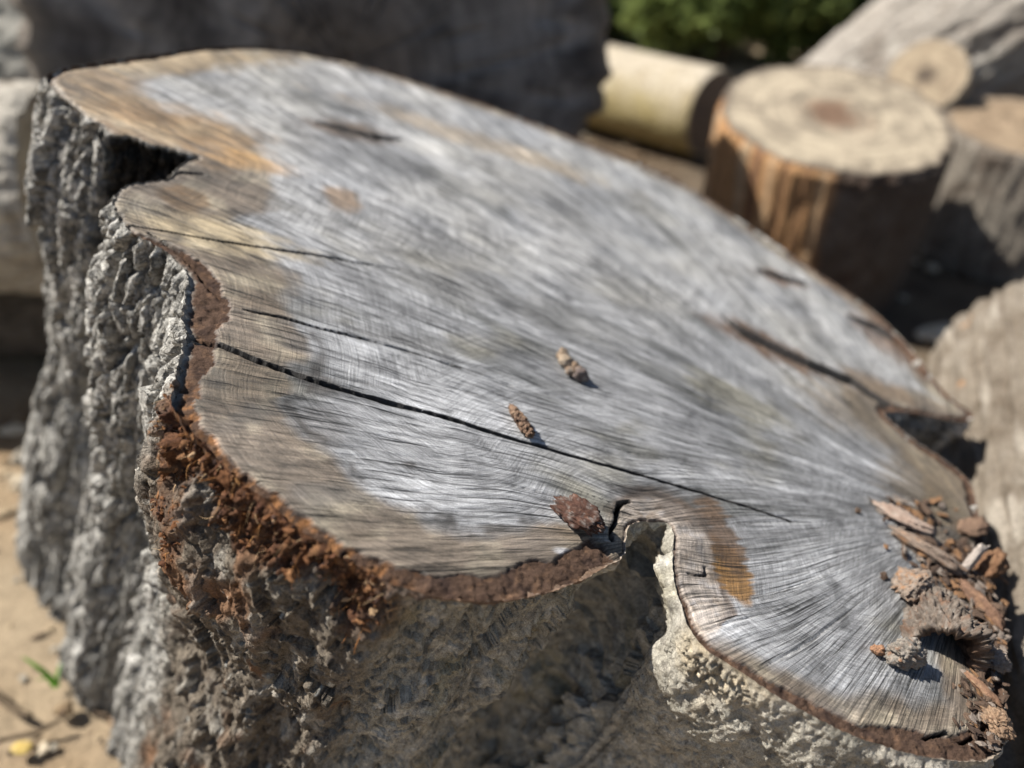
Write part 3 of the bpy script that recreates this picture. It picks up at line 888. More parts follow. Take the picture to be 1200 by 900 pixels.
    cork = mixc(cork, (0.43, 0.36, 0.29), sstep(0.0035, 0.0012, sd + 0.002 * fbm(p2 * 120, 2)) * zone(I_LIP, I_RIGHT, 1, npar) * 0.8)
    cork = mixc(cork, (0.42, 0.40, 0.36), outer * 0.9)
    cork = mixc(cork, (0.36, 0.32, 0.27), zone(0, I_CREV1 + 2, 1.0, npar) * 0.7)
    c = c * (1 - band[:, None]) + cork * band[:, None]
    V = face_world(s, t, hgt)
    A = {'col': c.astype(np.float32), 'q': q, 'l': l, 'rg': attr_rg}
    if area > 0: pass
    # orient up
    e1 = V[F[0, 1]] - V[F[0, 0]]; e2 = V[F[0, 2]] - V[F[0, 0]]
    if np.cross(e1, e2) @ NRM < 0: F = F[:, ::-1]
    isband = band[F].min(1) > 0.9
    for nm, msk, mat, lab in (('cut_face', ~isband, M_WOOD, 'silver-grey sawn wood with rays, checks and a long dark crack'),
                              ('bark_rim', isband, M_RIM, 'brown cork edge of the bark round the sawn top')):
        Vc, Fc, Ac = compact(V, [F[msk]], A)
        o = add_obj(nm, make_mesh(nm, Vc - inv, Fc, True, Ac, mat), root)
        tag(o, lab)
    return root, side, inv
STUMP, SIDE, SINV = build_stump()

# ------------------------------------------------------------------ lumps
_ico = {}
def ico(sub):
    if sub not in _ico:
        bm = bmesh.new()
        bmesh.ops.create_icosphere(bm, subdivisions=sub, radius=1.0)
        bm.verts.ensure_lookup_table()
        _ico[sub] = (np.array([v.co for v in bm.verts], np.float32), np.array([[v.index for v in f.verts] for f in bm.faces], np.int32))
        bm.free()
    return _ico[sub]

def lump(size, seed, sub=4, rough=0.35, flat=0.0, layers=0.0):
    """ragged chunk: unit ball pushed by noise, cut by random planes, layered like bark"""
    r_ = np.random.default_rng(seed)
    V, F = ico(sub)
    V = V.copy()
    o = r_.uniform(0, 90, 3).astype(np.float32)
    for _ in range(7):
        nn = r_.normal(size=3); nn /= np.linalg.norm(nn); d = r_.uniform(0.5, 0.85)
        V = V - np.outer(np.maximum(V @ nn - d, 0) * 0.9, nn)
    B = V
    V = B * (1 + rough * fbm(B * 1.3 + o, 3) + 0.6 * rough * (ridged(B * np.array([2.0, 3.0, 6.0], np.float32) + o, 3) - .5))[:, None]
    if sub > 3:
        V = V * (1 + rough * (0.26 * (ridged(B * np.array([3.0, 5.0, 9.0], np.float32) + o, 2) - .5) + 0.16 * fbm(B * 13 + o, 2)))[:, None]
    if layers:
        V[:, 0:2] *= (1 + layers * perlin(np.stack([V[:, 2] * 6, 0 * V[:, 2], 0 * V[:, 2]], 1) + o))[:, None]
    V = V * np.asarray(size, np.float32)
    return V.astype(np.float32), F

def place(V, ex, ey, ez, loc):
    return V[:, :1] * ex + V[:, 1:2] * ey + V[:, 2:3] * ez + loc

def chip_colors(V, cols, seed, sc):
    o = seed * 3.7
    c = np.tile(np.array([cols[0]], np.float32), (len(V), 1))
    for k, cc in enumerate(cols[1:]):
        c = mixc(c, cc, sstep(0.0, 0.4, fbm(V * sc + o + 13 * k, 5, gain=0.65)))
    return c.astype(np.float32)

def face_frame(u, v, ang=0.0, tilt=0.0, roll=0.0):
    """frame lying on the saw cut; ang in the cut plane from the SX axis"""
    ex = SX * math.cos(ang) + TX * math.sin(ang)
    ey = np.cross(NRM, ex)
    ez = NRM
    ex2 = ex * math.cos(tilt) + ez * math.sin(tilt); ez2 = np.cross(ex2, ey)
    ey2 = ey * math.cos(roll) + ez2 * math.sin(roll); ez3 = np.cross(ex2, ey2)
    return ex2, ey2, ez3

def face_angle(u0, v0, u1, v1):
    d = face_st(u1, v1) - face_st(u0, v0)
    return math.atan2(d[1], d[0])

GREYB, BRN, RUST, TAN, DKB = (0.28, 0.25, 0.215), (0.13, 0.085, 0.058), (0.30, 0.13, 0.055), (0.40, 0.29, 0.19), (0.07, 0.036, 0.027)

def loose(name, label, cat, u, v, size_px, ang, cols, seed, sub=4, rough=0.4, tilt=0.0, roll=0.0, lift=0.45, layers=0.15, group=None, csc=None):
    k = px_size(u, v, 1)
    size = np.array(size_px) * k
    V, F = lump(size, seed, sub, rough, layers=layers)
    col = chip_colors(V / size.max(), cols, seed, 4.0)
    ex, ey, ez = face_frame(u, v, ang, tilt, roll)
    W = place(V, ex, ey, ez, np.zeros(3))
    low = (W @ NRM).min()
    base = on_face(u, v)
    W = W - NRM * (low + 0.0015 + 0.06 * size[2])
    me = make_mesh(name, W, F, True, {'col': col}, M_CHIP)
    o = add_obj(name, me)
    o.location = base
    tag(o, label, cat, group)
    return o

# scaly spindle by the crack
def scaly_spindle():
    root = empty('scaly_cone', on_face(608, 497))
    tag(root, 'small tan scaly cone fragment lying beside the long crack', 'cone')
    k = px_size(608, 497, 1)
    a = face_angle(598, 472, 620, 508)
    ex, ey, ez = face_frame(608, 497, a, 0.10, 0)
    L, rad = 26 * k, 8.5 * k
    V, F = lump((L, rad * 0.7, rad * 0.7), 12, 3, 0.25)
    W = place(V, ex, ey, ez, NRM * rad * 0.75)
    add_obj('core', make_mesh('core', W, F, True, {'col': chip_colors(V / L, [BRN, DKB], 3, 5)}, M_CHIP), root)
    r_ = np.random.default_rng(4)
    for i in range(46):
        x = -1 + 2 * (i + 0.5) / 46
        pr = math.sqrt(max(0.05, 1 - x * x)) * (0.9 if x > -0.2 else 0.75) * (1 - 0.3 * math.exp(-((x + 0.15) / 0.1) ** 2))
        th = i * 2.4 + r_.normal() * 0.2
        sz = rad * r_.uniform(.7, 1.35)
        V, F = lump((sz * 0.62, sz * 0.50, sz * 0.22), 100 + i % 9, 3, 0.6)
        V[:, 2] += 0.25 * V[:, 0]
        cy, sy = math.cos(th), math.sin(th)
        rr_ = np.array([0, cy, sy]); tt_ = np.array([0, -sy, cy]); xx_ = np.array([1.0, 0, 0])
        V = V[:, :1] * xx_ + V[:, 1:2] * tt_ + V[:, 2:3] * rr_ + rr_ * rad * 0.72 * pr + xx_ * x * L * 0.95
        W = place(V, ex, ey, ez, NRM * rad * 0.75)
        cc = [(0.145, 0.09, 0.062), (0.24, 0.155, 0.105), (0.09, 0.055, 0.04)][(i * 7 + i // 5) % 3]
        add_obj('scale', make_mesh('scale', W, F, True, {'col': chip_colors(V / L, [cc, (0.28, .2, .14)], i, 8)}, M_CHIP), root)
scaly_spindle()

# knobbly dropping-like fragment of four beads
def beads():
    root = empty('beaded_bark_fragment', on_face(668, 436))
    tag(root, 'small pale knobbly bark fragment with dark end, farther from the crack', 'bark fragment')
    k = px_size(668, 436, 1)
    for i, (u, v, r, cc) in enumerate([(657, 419, 9, (0.24, .175, .12)), (661, 428, 10, (0.33, .26, .19)), (672, 433, 8, (0.27, .19, .13)), (667, 439, 7, (0.25, .18, .13)), (679, 443, 10, (0.14, .11, .10)), (674, 438, 8, (0.2, .15, .12))]):
        V, F = lump((r * k, r * k * .85, r * k * .8), 40 + i, 3, 0.4)
        W = place(V, SX, TX, NRM, on_face(u, v) - on_face(668, 436) + NRM * r * k * 0.62)
        add_obj('bead', make_mesh('bead', W, F, True, {'col': chip_colors(V / (10 * k), [cc, GREYB], i, 2.5)}, M_CHIP), root)
beads()

loose('bark_chunk', 'dark red-brown crumbly bark chunk at the rim notch', 'bark chunk', 676, 614, (36, 17, 15), face_angle(652, 590, 702, 630), [(0.085, .045, .034), (0.15, .075, .05), (0.055, .034, .028), (0.24, .21, .19)], 21, 5, 0.5, 0.12, 0.2)
loose('bark_chunk', 'grey-brown bark crumb casting a shadow on the low right lobe', 'bark chunk', 1050, 772, (27, 20, 17), face_angle(1020, 760, 1075, 775), [GREYB, (0.36, .32, .28), (0.27, .15, .09)], 33, 5, 0.55, -0.1, 0.1)
loose('bark_chip', 'small rust-tipped crumb left of the grey-brown bark crumb', 'bark chip', 1024, 764, (10, 8, 7), 0.3, [(0.36, .20, .12), BRN], 35, 4, 0.5)

# ------------------------------------------------------------------ arched bark curl and debris at the right rim
def bark_curl():
    k = px_size(1095, 740, 1)
    base = on_face(1098, 745)
    root = empty('bark_curl', base)
    tag(root, 'arched hollow piece of grey bark with dark cavity, on the right rim', 'bark piece')
    a = face_angle(1060, 690, 1125, 760)          # mouth line
    ey_, ex_ = None, None
    ax = face_frame(0, 0, face_angle(1112, 775, 1092, 690))[0]     # axis of the tunnel, running away
    cr = np.cross(NRM, ax)
    nth, nl = 90, 70
    th = np.linspace(-0.15, math.pi + 0.15, nth); ln = np.linspace(0, 1, nl)
    TH_, LN = np.meshgrid(th, ln)
    q = np.stack([TH_.ravel() * 2, LN.ravel() * 3, 0 * TH_.ravel()], 1)
    def shell(rx, rz, nz, lensc, amp):
        n_ = fbm(q * 1.2 + nz, 3); n2_ = fbm(q * 4.5 + nz, 3); rg_ = ridged(q * np.array([1.6, 1.1, 1]) + nz, 3)
        rr = 1 + amp * (0.5 * n_ + 0.3 * n2_ + 0.5 * (rg_ - .5))
        taper = 1 - 0.45 * LN.ravel()
        x = np.cos(TH_.ravel()) * rx * rr * taper; z = np.sin(TH_.ravel()) * rz * rr * taper
        y = (LN.ravel() - 0.35) * 80 * k * lensc + 6 * k * n_ + 3 * k * n2_
        return x[:, None] * cr + z[:, None] * NRM + y[:, None] * ax
    Vo = shell(47 * k, 50 * k, 5, 1.0, 0.7)
    Vi = shell(34 * k, 37 * k, 8, 0.98, 0.4)
    n = nth * nl
    Fo = grid_faces(nl, nth); Fi = grid_faces(nl, nth)[:, ::-1] + n
    br = []
    for i in range(nth - 1):
        br.append((i, i + n, i + 1 + n, i + 1))
        j = (nl - 1) * nth + i
        br.append((j, j + 1, j + 1 + n, j + n))
    for i in range(nl - 1):
        p_, q_ = i * nth, (i + 1) * nth
        br.append((p_, q_, q_ + n, p_ + n))
        p_, q_ = p_ + nth - 1, q_ + nth - 1
        br.append((p_, p_ + n, q_ + n, q_))
    V = np.concatenate([Vo, Vi])
    c1 = chip_colors(Vo / (30 * k), [(0.18, .15, .125), (0.27, .24, .21), (0.10, .075, .06), (0.20, .12, .08)], 6, 2.6)
    c2 = chip_colors(Vi / (30 * k), [(0.12, .075, .05), (0.07, .045, .035)], 9, 2.0)
    add_obj('shell', make_mesh('shell', V, [np.concatenate([Fo, Fi, np.array(br)])], True, {'col': np.concatenate([c1, c2])}, M_CHIP), root)
bark_curl()

GD = 'bark pieces heaped against the right log'
loose('bark_chip', 'flat pinkish-grey stick of bark farthest up the right rim', 'bark chip', 1053, 610, (34, 11, 8), face_angle(1022, 588, 1082, 625), [(0.40, .30, .24), (0.30, .2, .15), (.46, .39, .33)], 51, 4, 0.4, 0.1, 0, group=GD)
loose('bark_chip', 'long chip with orange middle behind the arched bark', 'bark chip', 1085, 652, (42, 12, 10), face_angle(1050, 630, 1115, 672), [(0.28, .22, .175), (0.34, .185, .095), (0.20, .15, .12)], 52, 4, 0.4, 0.05, 0, group=GD)
loose('bark_chip', 'orange-brown bark lump touching the right log', 'bark chip', 1148, 668, (20, 16, 20), 1.2, [(0.19, .105, .06), (0.12, .065, .042), (.25, .155, .09)], 53, 4, 0.45, 0.3, 0, group=GD)
loose('bark_sliver', 'grey upright sliver of bark beside the orange lump', 'bark chip', 1127, 665, (27, 7, 6), 1.0, [(0.40, .35, .31), (.3, .25, .21)], 54, 4, 0.35, 1.0, 0, group=GD)
loose('bark_chip', 'dull brown bark flake on the rim above the orange lump', 'bark chip', 1136, 620, (24, 14, 7), 0.5, [(0.20, .13, .09), (.28, .19, .13)], 55, 4, 0.4, 0.1, 0, group=GD)
loose('bark_chunk', 'rust-topped knobbly bark lump left of the arched bark', 'bark chunk', 1060, 694, (26, 18, 18), 0.7, [(0.27, .22, .18), (.19, .135, .10), (0.32, .175, .09)], 56, 5, 0.55, 0.2, 0, group=GD)
loose('bark_chip', 'brown curled strip running down to the right of the arch', 'bark chip', 1148, 716, (36, 10, 10), -1.0, [(0.21, .125, .085), (.15, .095, .07), (.29, .18, .11)], 57, 4, 0.45, -0.1, 0, group=GD)
loose('bark_chunk', 'grey ridged block below the mouth of the arched bark', 'bark chunk', 1156, 782, (17, 15, 13), 0.2, [(0.26, .21, .17), (.34, .29, .25), (.15, .1, .08)], 58, 5, 0.5, 0, 0, group=GD)
loose('bark_chip', 'reddish-brown splinter in the litter beside the arch foot', 'bark chip', 1150, 812, (22, 8, 7), -0.9, [(0.24, .14, .09), (.36, .24, .15)], 59, 4, 0.45, 0, 0, group=GD)
loose('bark_chunk', 'tan fibrous clod at the lowest right tip of the rim', 'bark chunk', 1160, 850, (20, 18, 12), 0.4, [(0.30, .20, .13), (.40, .29, .2), (.2, .12, .08)], 60, 5, 0.5, 0, 0, group=GD)

def litter():
    Vs, Fs, Cs = [], [], []
    n = 0
    r_ = np.random.default_rng(11)
    poly = [(1105, 640), (1150, 690), (1165, 760), (1172, 850), (1150, 880), (1120, 800), (1135, 740), (1070, 668)]
    for i in range(520):
        k = r_.random(); j = r_.integers(0, 2)
        if i < 360:
            v = 640 + 240 * r_.random(); u = np.interp(v, [640, 700, 760, 800, 880], [1120, 1152, 1158, 1150, 1160]) + r_.normal() * 13
        else:
            v = r_.uniform(585, 700); u = np.interp(v, [585, 700], [1060, 1115]) + r_.normal() * 24
        u = min(u, 1176)
        sz = px_size(u, v, 1) * r_.uniform(1.6, 5.5)
        V, F = lump((sz * r_.uniform(1.0, 2.6), sz, sz * 0.45), 200 + i % 12, 2, 0.9)
        ex, ey, ez = face_frame(u, v, r_.uniform(0, 6.3), r_.uniform(-.5, .5), r_.uniform(-.5, .5))
        W = place(V, ex, ey, ez, on_face(u, v) + NRM * sz * r_.uniform(0.2, 1.4))
        cc = np.array([(0.14, .095, .068), (0.10, .068, .05), (0.21, .12, .065), (0.23, .19, .16), (0.075, .052, .04)][r_.integers(0, 5)])
        Vs.append(W); Fs.append(F + n); Cs.append(np.tile(cc[None], (len(V), 1))); n += len(V)
    o = add_obj('bark_litter', make_mesh('bark_litter', np.concatenate(Vs), np.concatenate(Fs), False, {'col': np.concatenate(Cs)}, M_CHIP))
    tag(o, 'fine rusty bark crumbs heaped along the right rim', 'bark litter', kind='stuff')
litter()

# crumbs and fibres clinging under the broken near rim: part of the stump
def crumbs():
    r_ = np.random.default_rng(21)
    Vs, Fs, Cs = [], [], []
    n = 0
    rust = SIDE['rust'] * (SIDE['L'] > 0.002) * (SIDE['L'] < 0.16) * (zR > 0.35)[None, :]
    J, I = np.where(rust > 0.45)
    pick = r_.choice(len(J), 520)
    for m_, p_ in enumerate(pick):
        j, i = J[p_], I[p_]
        pos = face_world(SIDE['S'][j, i][None], SIDE['T'][j, i][None], -SIDE['L'][j, i][None])[0]
        out = SX * SIDE['nx'][i] + TX * SIDE['ny'][i]
        sz = r_.choice([0.0013, 0.002, 0.003, 0.0048], p=[.38, .36, .2, .06]) * r_.uniform(.8, 1.3)
        V, F = lump((sz * 1.3, sz * r_.uniform(.4, 1.0), sz * r_.uniform(.3, .8)), 300 + m_ % 14, 2, 1.1)
        A = np.linalg.qr(r_.normal(size=(3, 3)))[0]
        W = V @ A + pos + out * sz * 0.35
        cc = np.array([(0.19, .088, .042), (0.30, .155, .075), (0.12, .056, .032), (0.08, .05, .04), (0.40, .27, .16)][r_.choice(5, p=[.30, .2, .24, .18, .08])])
        Vs.append(W); Fs.append(F + n); Cs.append(np.tile(cc[None], (len(V), 1))); n += len(V)
    # fibres
    for m_, p_ in enumerate(r_.choice(len(J), 170)):
        j, i = J[p_], I[p_]
        pos = face_world(SIDE['S'][j, i][None], SIDE['T'][j, i][None], -SIDE['L'][j, i][None])[0]
        out = SX * SIDE['nx'][i] + TX * SIDE['ny'][i]
        d = out * 0.6 + r_.normal(size=3) * 0.7; d /= np.linalg.norm(d)
        ln = r_.uniform(0.006, 0.018); w = r_.uniform(0.0002, 0.00045)
        b = r_.normal(size=3) * 0.35
        pts = [pos + d * ln * x + (b - np.array([0, 0, .5])) * ln * x * x for x in np.linspace(0, 1, 5)]
        e = np.cross(d, r_.normal(size=3)); e /= np.linalg.norm(e); f = np.cross(d, e)
        vv = []
        for x, pt in zip(np.linspace(0, 1, 5), pts):
            ww = w * (1 - 0.7 * x)
            vv += [pt + e * ww, pt - e * ww * .5 + f * ww * .87, pt - e * ww * .5 - f * ww * .87]
        ff = []
        for a in range(4):
            for bq in range(3):
                c0 = a * 3 + bq; c1 = a * 3 + (bq + 1) % 3
                ff += [(c0, c1, c1 + 3), (c0, c1 + 3, c0 + 3)]
        Vs.append(np.array(vv)); Fs.append(np.array(ff) + n); n += 15
        cc = np.array([(0.5, .27, .11), (0.38, .17, .06), (.6, .42, .24)][m_ % 3]); Cs.append(np.tile(cc[None], (15, 1)))
    V = np.concatenate(Vs)
    o = add_obj('crumbled_bark', make_mesh('crumbled_bark', V - SINV, np.concatenate(Fs), False, {'col': np.concatenate(Cs)}, M_CRUMB), STUMP)
    tag(o, 'rusty crumbs and fibres of rotted inner bark', kind='stuff')
crumbs()

# ------------------------------------------------------------------ logs round about
def log(name, label, p0, p1, r0, r1, cols, seed, cat='log', amp=0.05, ridge=0.05, nth=220, nl=160, end_cols=None, mat=None, end_tilt=(0, 0), lump_amp=0.08, rf=14, lf=3.0, side_fn=None, ends=(True, True), heart=None, group=None, dome=0.0):
    p0 = np.array(p0, float); p1 = np.array(p1, float)
    ax = p1 - p0; Ln = np.linalg.norm(ax); ax /= Ln
    up = np.array([0, 0, 1.0]) if abs(ax[2]) < 0.8 else np.array([0, -1.0, 0])
    ex = np.cross(up, ax); ex /= np.linalg.norm(ex); ey = np.cross(ax, ex)
    root = empty(name, p0 if p0[2] < p1[2] - 0.05 else (p0 + p1) / 2 - np.array([0, 0, max(r0, r1)]))
    tag(root, label, cat, group)
    inv = np.array(root.location)
    th = np.linspace(0, 2 * math.pi, nth, endpoint=False); ln = np.linspace(0, 1, nl)
    TH_, LN = np.meshgrid(th, ln); thf, lf_ = TH_.ravel(), LN.ravel()
    q = np.stack([np.cos(thf), np.sin(thf), lf_ * Ln / max(r0, r1)], 1) + seed * 5.1
    rad = r0 + (r1 - r0) * lf_
    bigN = fbm(q * np.array([1.1, 1.1, .7]), 3)
    rd = ridged(q * np.array([rf / 2.6, rf / 2.6, lf / 3]) + 0.2 * bigN[:, None], 3)
    sc = fbm(q * np.array([rf, rf, lf * 2.2]), 3)
    rr = rad * (1 + lump_amp * bigN + ridge * (rd - .55) + amp * sc)
    # worn edges at the saw cuts
    e = np.minimum(lf_, 1 - lf_) * Ln
    rr *= 1 - 0.03 * sstep(0.03, 0.0, e)
    x = np.cos(thf) * rr; y = np.sin(thf) * rr
    # slanted saw cuts
    al = lf_ * Ln
    al = al + (x * end_tilt[0] + y * end_tilt[1]) * lf_
    V = p0 + x[:, None] * ex + y[:, None] * ey + al[:, None] * ax
    col = chip_colors(q, cols, seed, 2.2)
    if side_fn is not None:
        col = side_fn(col, V, thf, lf_, q)
    F = grid_faces(nl, nth, True)
    add_obj('bark', make_mesh('bark', V - inv, F, True, {'col': col}, mat or M_LOGBARK), root)
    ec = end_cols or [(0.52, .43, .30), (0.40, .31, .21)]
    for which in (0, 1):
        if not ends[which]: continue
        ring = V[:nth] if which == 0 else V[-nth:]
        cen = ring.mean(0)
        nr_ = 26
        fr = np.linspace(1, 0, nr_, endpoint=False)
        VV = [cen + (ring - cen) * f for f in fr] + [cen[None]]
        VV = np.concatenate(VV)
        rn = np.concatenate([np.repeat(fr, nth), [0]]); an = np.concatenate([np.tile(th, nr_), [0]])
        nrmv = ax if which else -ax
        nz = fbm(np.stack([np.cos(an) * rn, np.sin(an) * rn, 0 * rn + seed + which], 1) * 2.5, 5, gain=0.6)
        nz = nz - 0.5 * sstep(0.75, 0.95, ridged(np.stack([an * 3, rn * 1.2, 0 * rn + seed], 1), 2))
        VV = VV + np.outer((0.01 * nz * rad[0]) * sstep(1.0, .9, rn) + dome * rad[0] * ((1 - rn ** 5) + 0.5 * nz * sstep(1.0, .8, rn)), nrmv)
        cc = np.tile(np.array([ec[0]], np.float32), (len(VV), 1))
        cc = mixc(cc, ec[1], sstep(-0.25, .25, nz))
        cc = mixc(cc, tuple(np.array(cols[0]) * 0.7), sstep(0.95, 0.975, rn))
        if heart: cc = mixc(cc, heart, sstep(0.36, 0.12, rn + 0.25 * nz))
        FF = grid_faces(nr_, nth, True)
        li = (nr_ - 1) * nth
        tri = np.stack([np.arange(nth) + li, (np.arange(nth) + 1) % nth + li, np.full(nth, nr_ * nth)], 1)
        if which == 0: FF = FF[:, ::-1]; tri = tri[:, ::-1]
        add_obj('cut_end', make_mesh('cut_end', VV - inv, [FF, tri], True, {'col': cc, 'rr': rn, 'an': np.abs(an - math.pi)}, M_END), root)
    return root

BARKS = [(0.22, .20, .175), (0.31, .285, .25), (0.14, .115, .09)]
# huge round on its side behind the stump, sawn end in shade towards the lens
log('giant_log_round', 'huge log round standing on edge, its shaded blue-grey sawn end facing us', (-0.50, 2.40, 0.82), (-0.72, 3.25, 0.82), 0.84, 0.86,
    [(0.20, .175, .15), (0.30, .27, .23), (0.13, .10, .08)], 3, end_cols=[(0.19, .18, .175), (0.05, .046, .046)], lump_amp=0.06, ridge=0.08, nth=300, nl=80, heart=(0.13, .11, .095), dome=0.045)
# logs stacked at the left edge
log('stacked_log', 'pale grey log at the left edge, topmost of three', (-3.1, 2.95, 0.60), (-1.42, 3.02, 0.60), 0.60, 0.60, [(0.30, .29, .26), (0.42, .40, .36), (0.17, .155, .135)], 5, group='logs stacked at the left')
log('stacked_log', 'pale buff log at the left edge, middle of three', (-2.6, 1.98, 0.57), (-1.22, 2.06, 0.57), 0.28, 0.28, [(0.40, .37, .32), (0.52, .48, .42), (0.24, .21, .17)], 6, group='logs stacked at the left')
log('stacked_log', 'thin log at the left edge with shade put into its dark colour, lowest of three', (-2.5, 2.1, 0.15), (-1.15, 2.16, 0.15), 0.16, 0.15, [(0.12, .10, .08), (0.18, .15, .12), (0.08, .065, .05)], 7, group='logs stacked at the left', nl=80)  # dark colour stands in for the shade under the stacked logs
# smooth yellow log in the background
y0 = on_ground(700, 152)
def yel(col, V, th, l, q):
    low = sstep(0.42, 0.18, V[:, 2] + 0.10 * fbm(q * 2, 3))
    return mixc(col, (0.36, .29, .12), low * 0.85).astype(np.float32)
log('smooth_log', 'smooth cream and yellow log lying beyond the huge round, sawn end right with painted-in shade', (0.28, 4.80, 0.23), (1.02, 4.02, 0.225), 0.225, 0.215, [(0.44, .385, .30), (0.52, .46, .37), (0.38, .32, .23)], 8,
    amp=0.01, ridge=0.01, lump_amp=0.02, end_cols=[(0.16, .12, .09), (0.10, .08, .07)], nl=90, side_fn=yel)  # end colours darkened to paint in the shade on that side
# round stump with pale top
def stripes(col, V, th, l, q):
    a = np.arctan2(V[:, 1] - SC[1], V[:, 0] - SC[0])          # orange striped colour on its left flank
    w = sstep(0.95, 0.80, np.abs(np.angle(np.exp(1j * (a - R(205))))) + 0.08 * fbm(q * 2, 2))
    st = perlin(np.stack([a * 7, 0 * a, 0 * a + 2], 1))
    wood = mixc(np.tile(np.array([[0.47, .27, .13]], np.float32), (len(V), 1)), (0.22, .12, .07), sstep(0.0, .35, st))
    wood = mixc(wood, (0.42, .34, .24), sstep(0.15, .5, -st) * .7)
    return (col * (1 - w[:, None]) + wood * w[:, None]).astype(np.float32)
SC = at_y(978, 134, 2.62)
log('round_stump', 'round stump with cream sawn top, rusty heart and orange striped left flank', (SC[0] + 0.0, SC[1] + 0.06, -0.02), (SC[0], SC[1], SC[2]), 0.385, 0.385,
    [(0.115, .09, .072), (0.17, .14, .115), (0.09, .06, .045)], 9, cat='stump', lump_amp=0.06, ridge=0.05, amp=0.03, lf=0.8, end_cols=[(0.36, .305, .225), (0.21, .175, .13)], side_fn=stripes, heart=(0.16, .10, .065), end_tilt=(0.0, -0.10), ends=(False, True))
# second stump at the right edge
S2 = at_y(1218, 150, 2.9)
log('round_stump', 'grey-barked stump with tan sawn top at the right edge', (S2[0], S2[1], -0.02), (S2[0], S2[1], S2[2]), 0.33, 0.33, [(0.21, .185, .155), (0.28, .25, .21), (0.13, .105, .085)], 10, cat='stump', lump_amp=0.03, ridge=0.05,
    lf=0.8, end_cols=[(0.26, .195, .13), (0.18, .13, .085)], ends=(False, True), end_tilt=(0, -0.08))
# branch log with ringed end and big slanting trunk behind
B0 = at_y(1086, 88, 3.2)
log('branch_log', 'short log whose ringed sawn end shows between the two stumps', tuple(B0), (B0[0] + 0.28, B0[1] + 0.40, B0[2] - 0.30), 0.15, 0.155, [(0.30, .26, .21), (0.4, .36, .3)], 12, end_cols=[(0.40, .32, .22), (0.29, .225, .155)], heart=(0.13, .10, .075), nl=60)
T0 = at_y(1040, 80, 4.3); T1 = at_y(1290, -60, 3.75)
log('slanting_trunk', 'thick pale grey trunk slanting up at the top right', (T0[0] - 0.30, T0[1] + .2, T0[2] - 0.42), tuple(T1 + np.array([.3, 0, .1])), 0.34, 0.55, [(0.33, .30, .265), (0.43, .40, .355), (0.23, .2, .17)], 13, lump_amp=0.1)
# log hugging the right rim of the stump
RA = at_depth(1262, 800, 0.86); RB = at_depth(1255, 420, 1.34)
def spots(col, V, th, l, q):
    col = mixc(col, (0.10, .075, .055), sstep(0.1, .45, fbm(q * np.array([14., 14., 2.]), 4)) * .6)
    col = mixc(col, (0.44, .40, .34), sstep(0.1, .4, fbm(q * np.array([9., 9., 2.]) + 31, 4)) * .5)
    return mixc(col, (0.46, .22, .08), sstep(0.36, 0.5, fbm(q * np.array([2.2, 2.2, 2.6]) + 4, 3)) * 0.85).astype(np.float32)
dR = (RB - RA); dR[2] = 0; dR /= np.linalg.norm(dR)
log('leaning_log', 'grey-tan log with orange scars lying against the right rim', (0.785, 0.26, 0.31), (1.285, 1.47, 0.34), 0.30, 0.285, [(0.20, .17, .135), (0.27, .24, .20), (0.125, .10, .075)], 14, mat=M_SMOOTHBARK,
    amp=0.028, ridge=0.07, lump_amp=0.05, rf=26, lf=2.0, nth=420, nl=340, side_fn=spots, end_cols=[(0.62, .55, .43), (0.48, .41, .31)])

# ------------------------------------------------------------------ sticks, stones of wood and plants on the ground
def stick(name, label, a, b, r, cols, seed, cat='stick', group=None):
    a = np.array(a, float); b = np.array(b, float)
    ax = b - a; L = np.linalg.norm(ax); ax /= L
    ex = np.cross(ax, [0, 0, 1.0]); ex /= np.linalg.norm(ex); ey = np.cross(ex, ax)
    n, m_ = 24, 14
    th = np.linspace(0, 2 * math.pi, m_, endpoint=False)
    V = []
    for i in range(n + 2):
        x = min(max(i - 1, 0), n - 1) / (n - 1)
        rr_ = r * (1.1 - 0.35 * x) * (0.02 if i in (0, n + 1) else 1)
        c = a + ax * L * x + ex * r * 0.8 * math.sin(x * 5 + seed) + ey * r * .3 * math.sin(x * 9 + seed)
        w = 1 + 0.18 * np.sin(th * 2 + x * 6 + seed) + 0.1 * np.sin(th * 5 + x * 17)
        V.append(c + np.outer(np.cos(th) * rr_ * w, ex) + np.outer(np.sin(th) * rr_ * w, ey))
    V = np.concatenate(V)
    loc = V.mean(0); loc[2] = V[:, 2].min()
    o = add_obj(name, make_mesh(name, V - loc, grid_faces(n + 2, m_, True)[:, ::-1], True, {'col': chip_colors((V - loc) / r * .3, cols, seed, 1.5)}, M_LOGBARK))
    o.location = loc
    tag(o, label, cat, group)

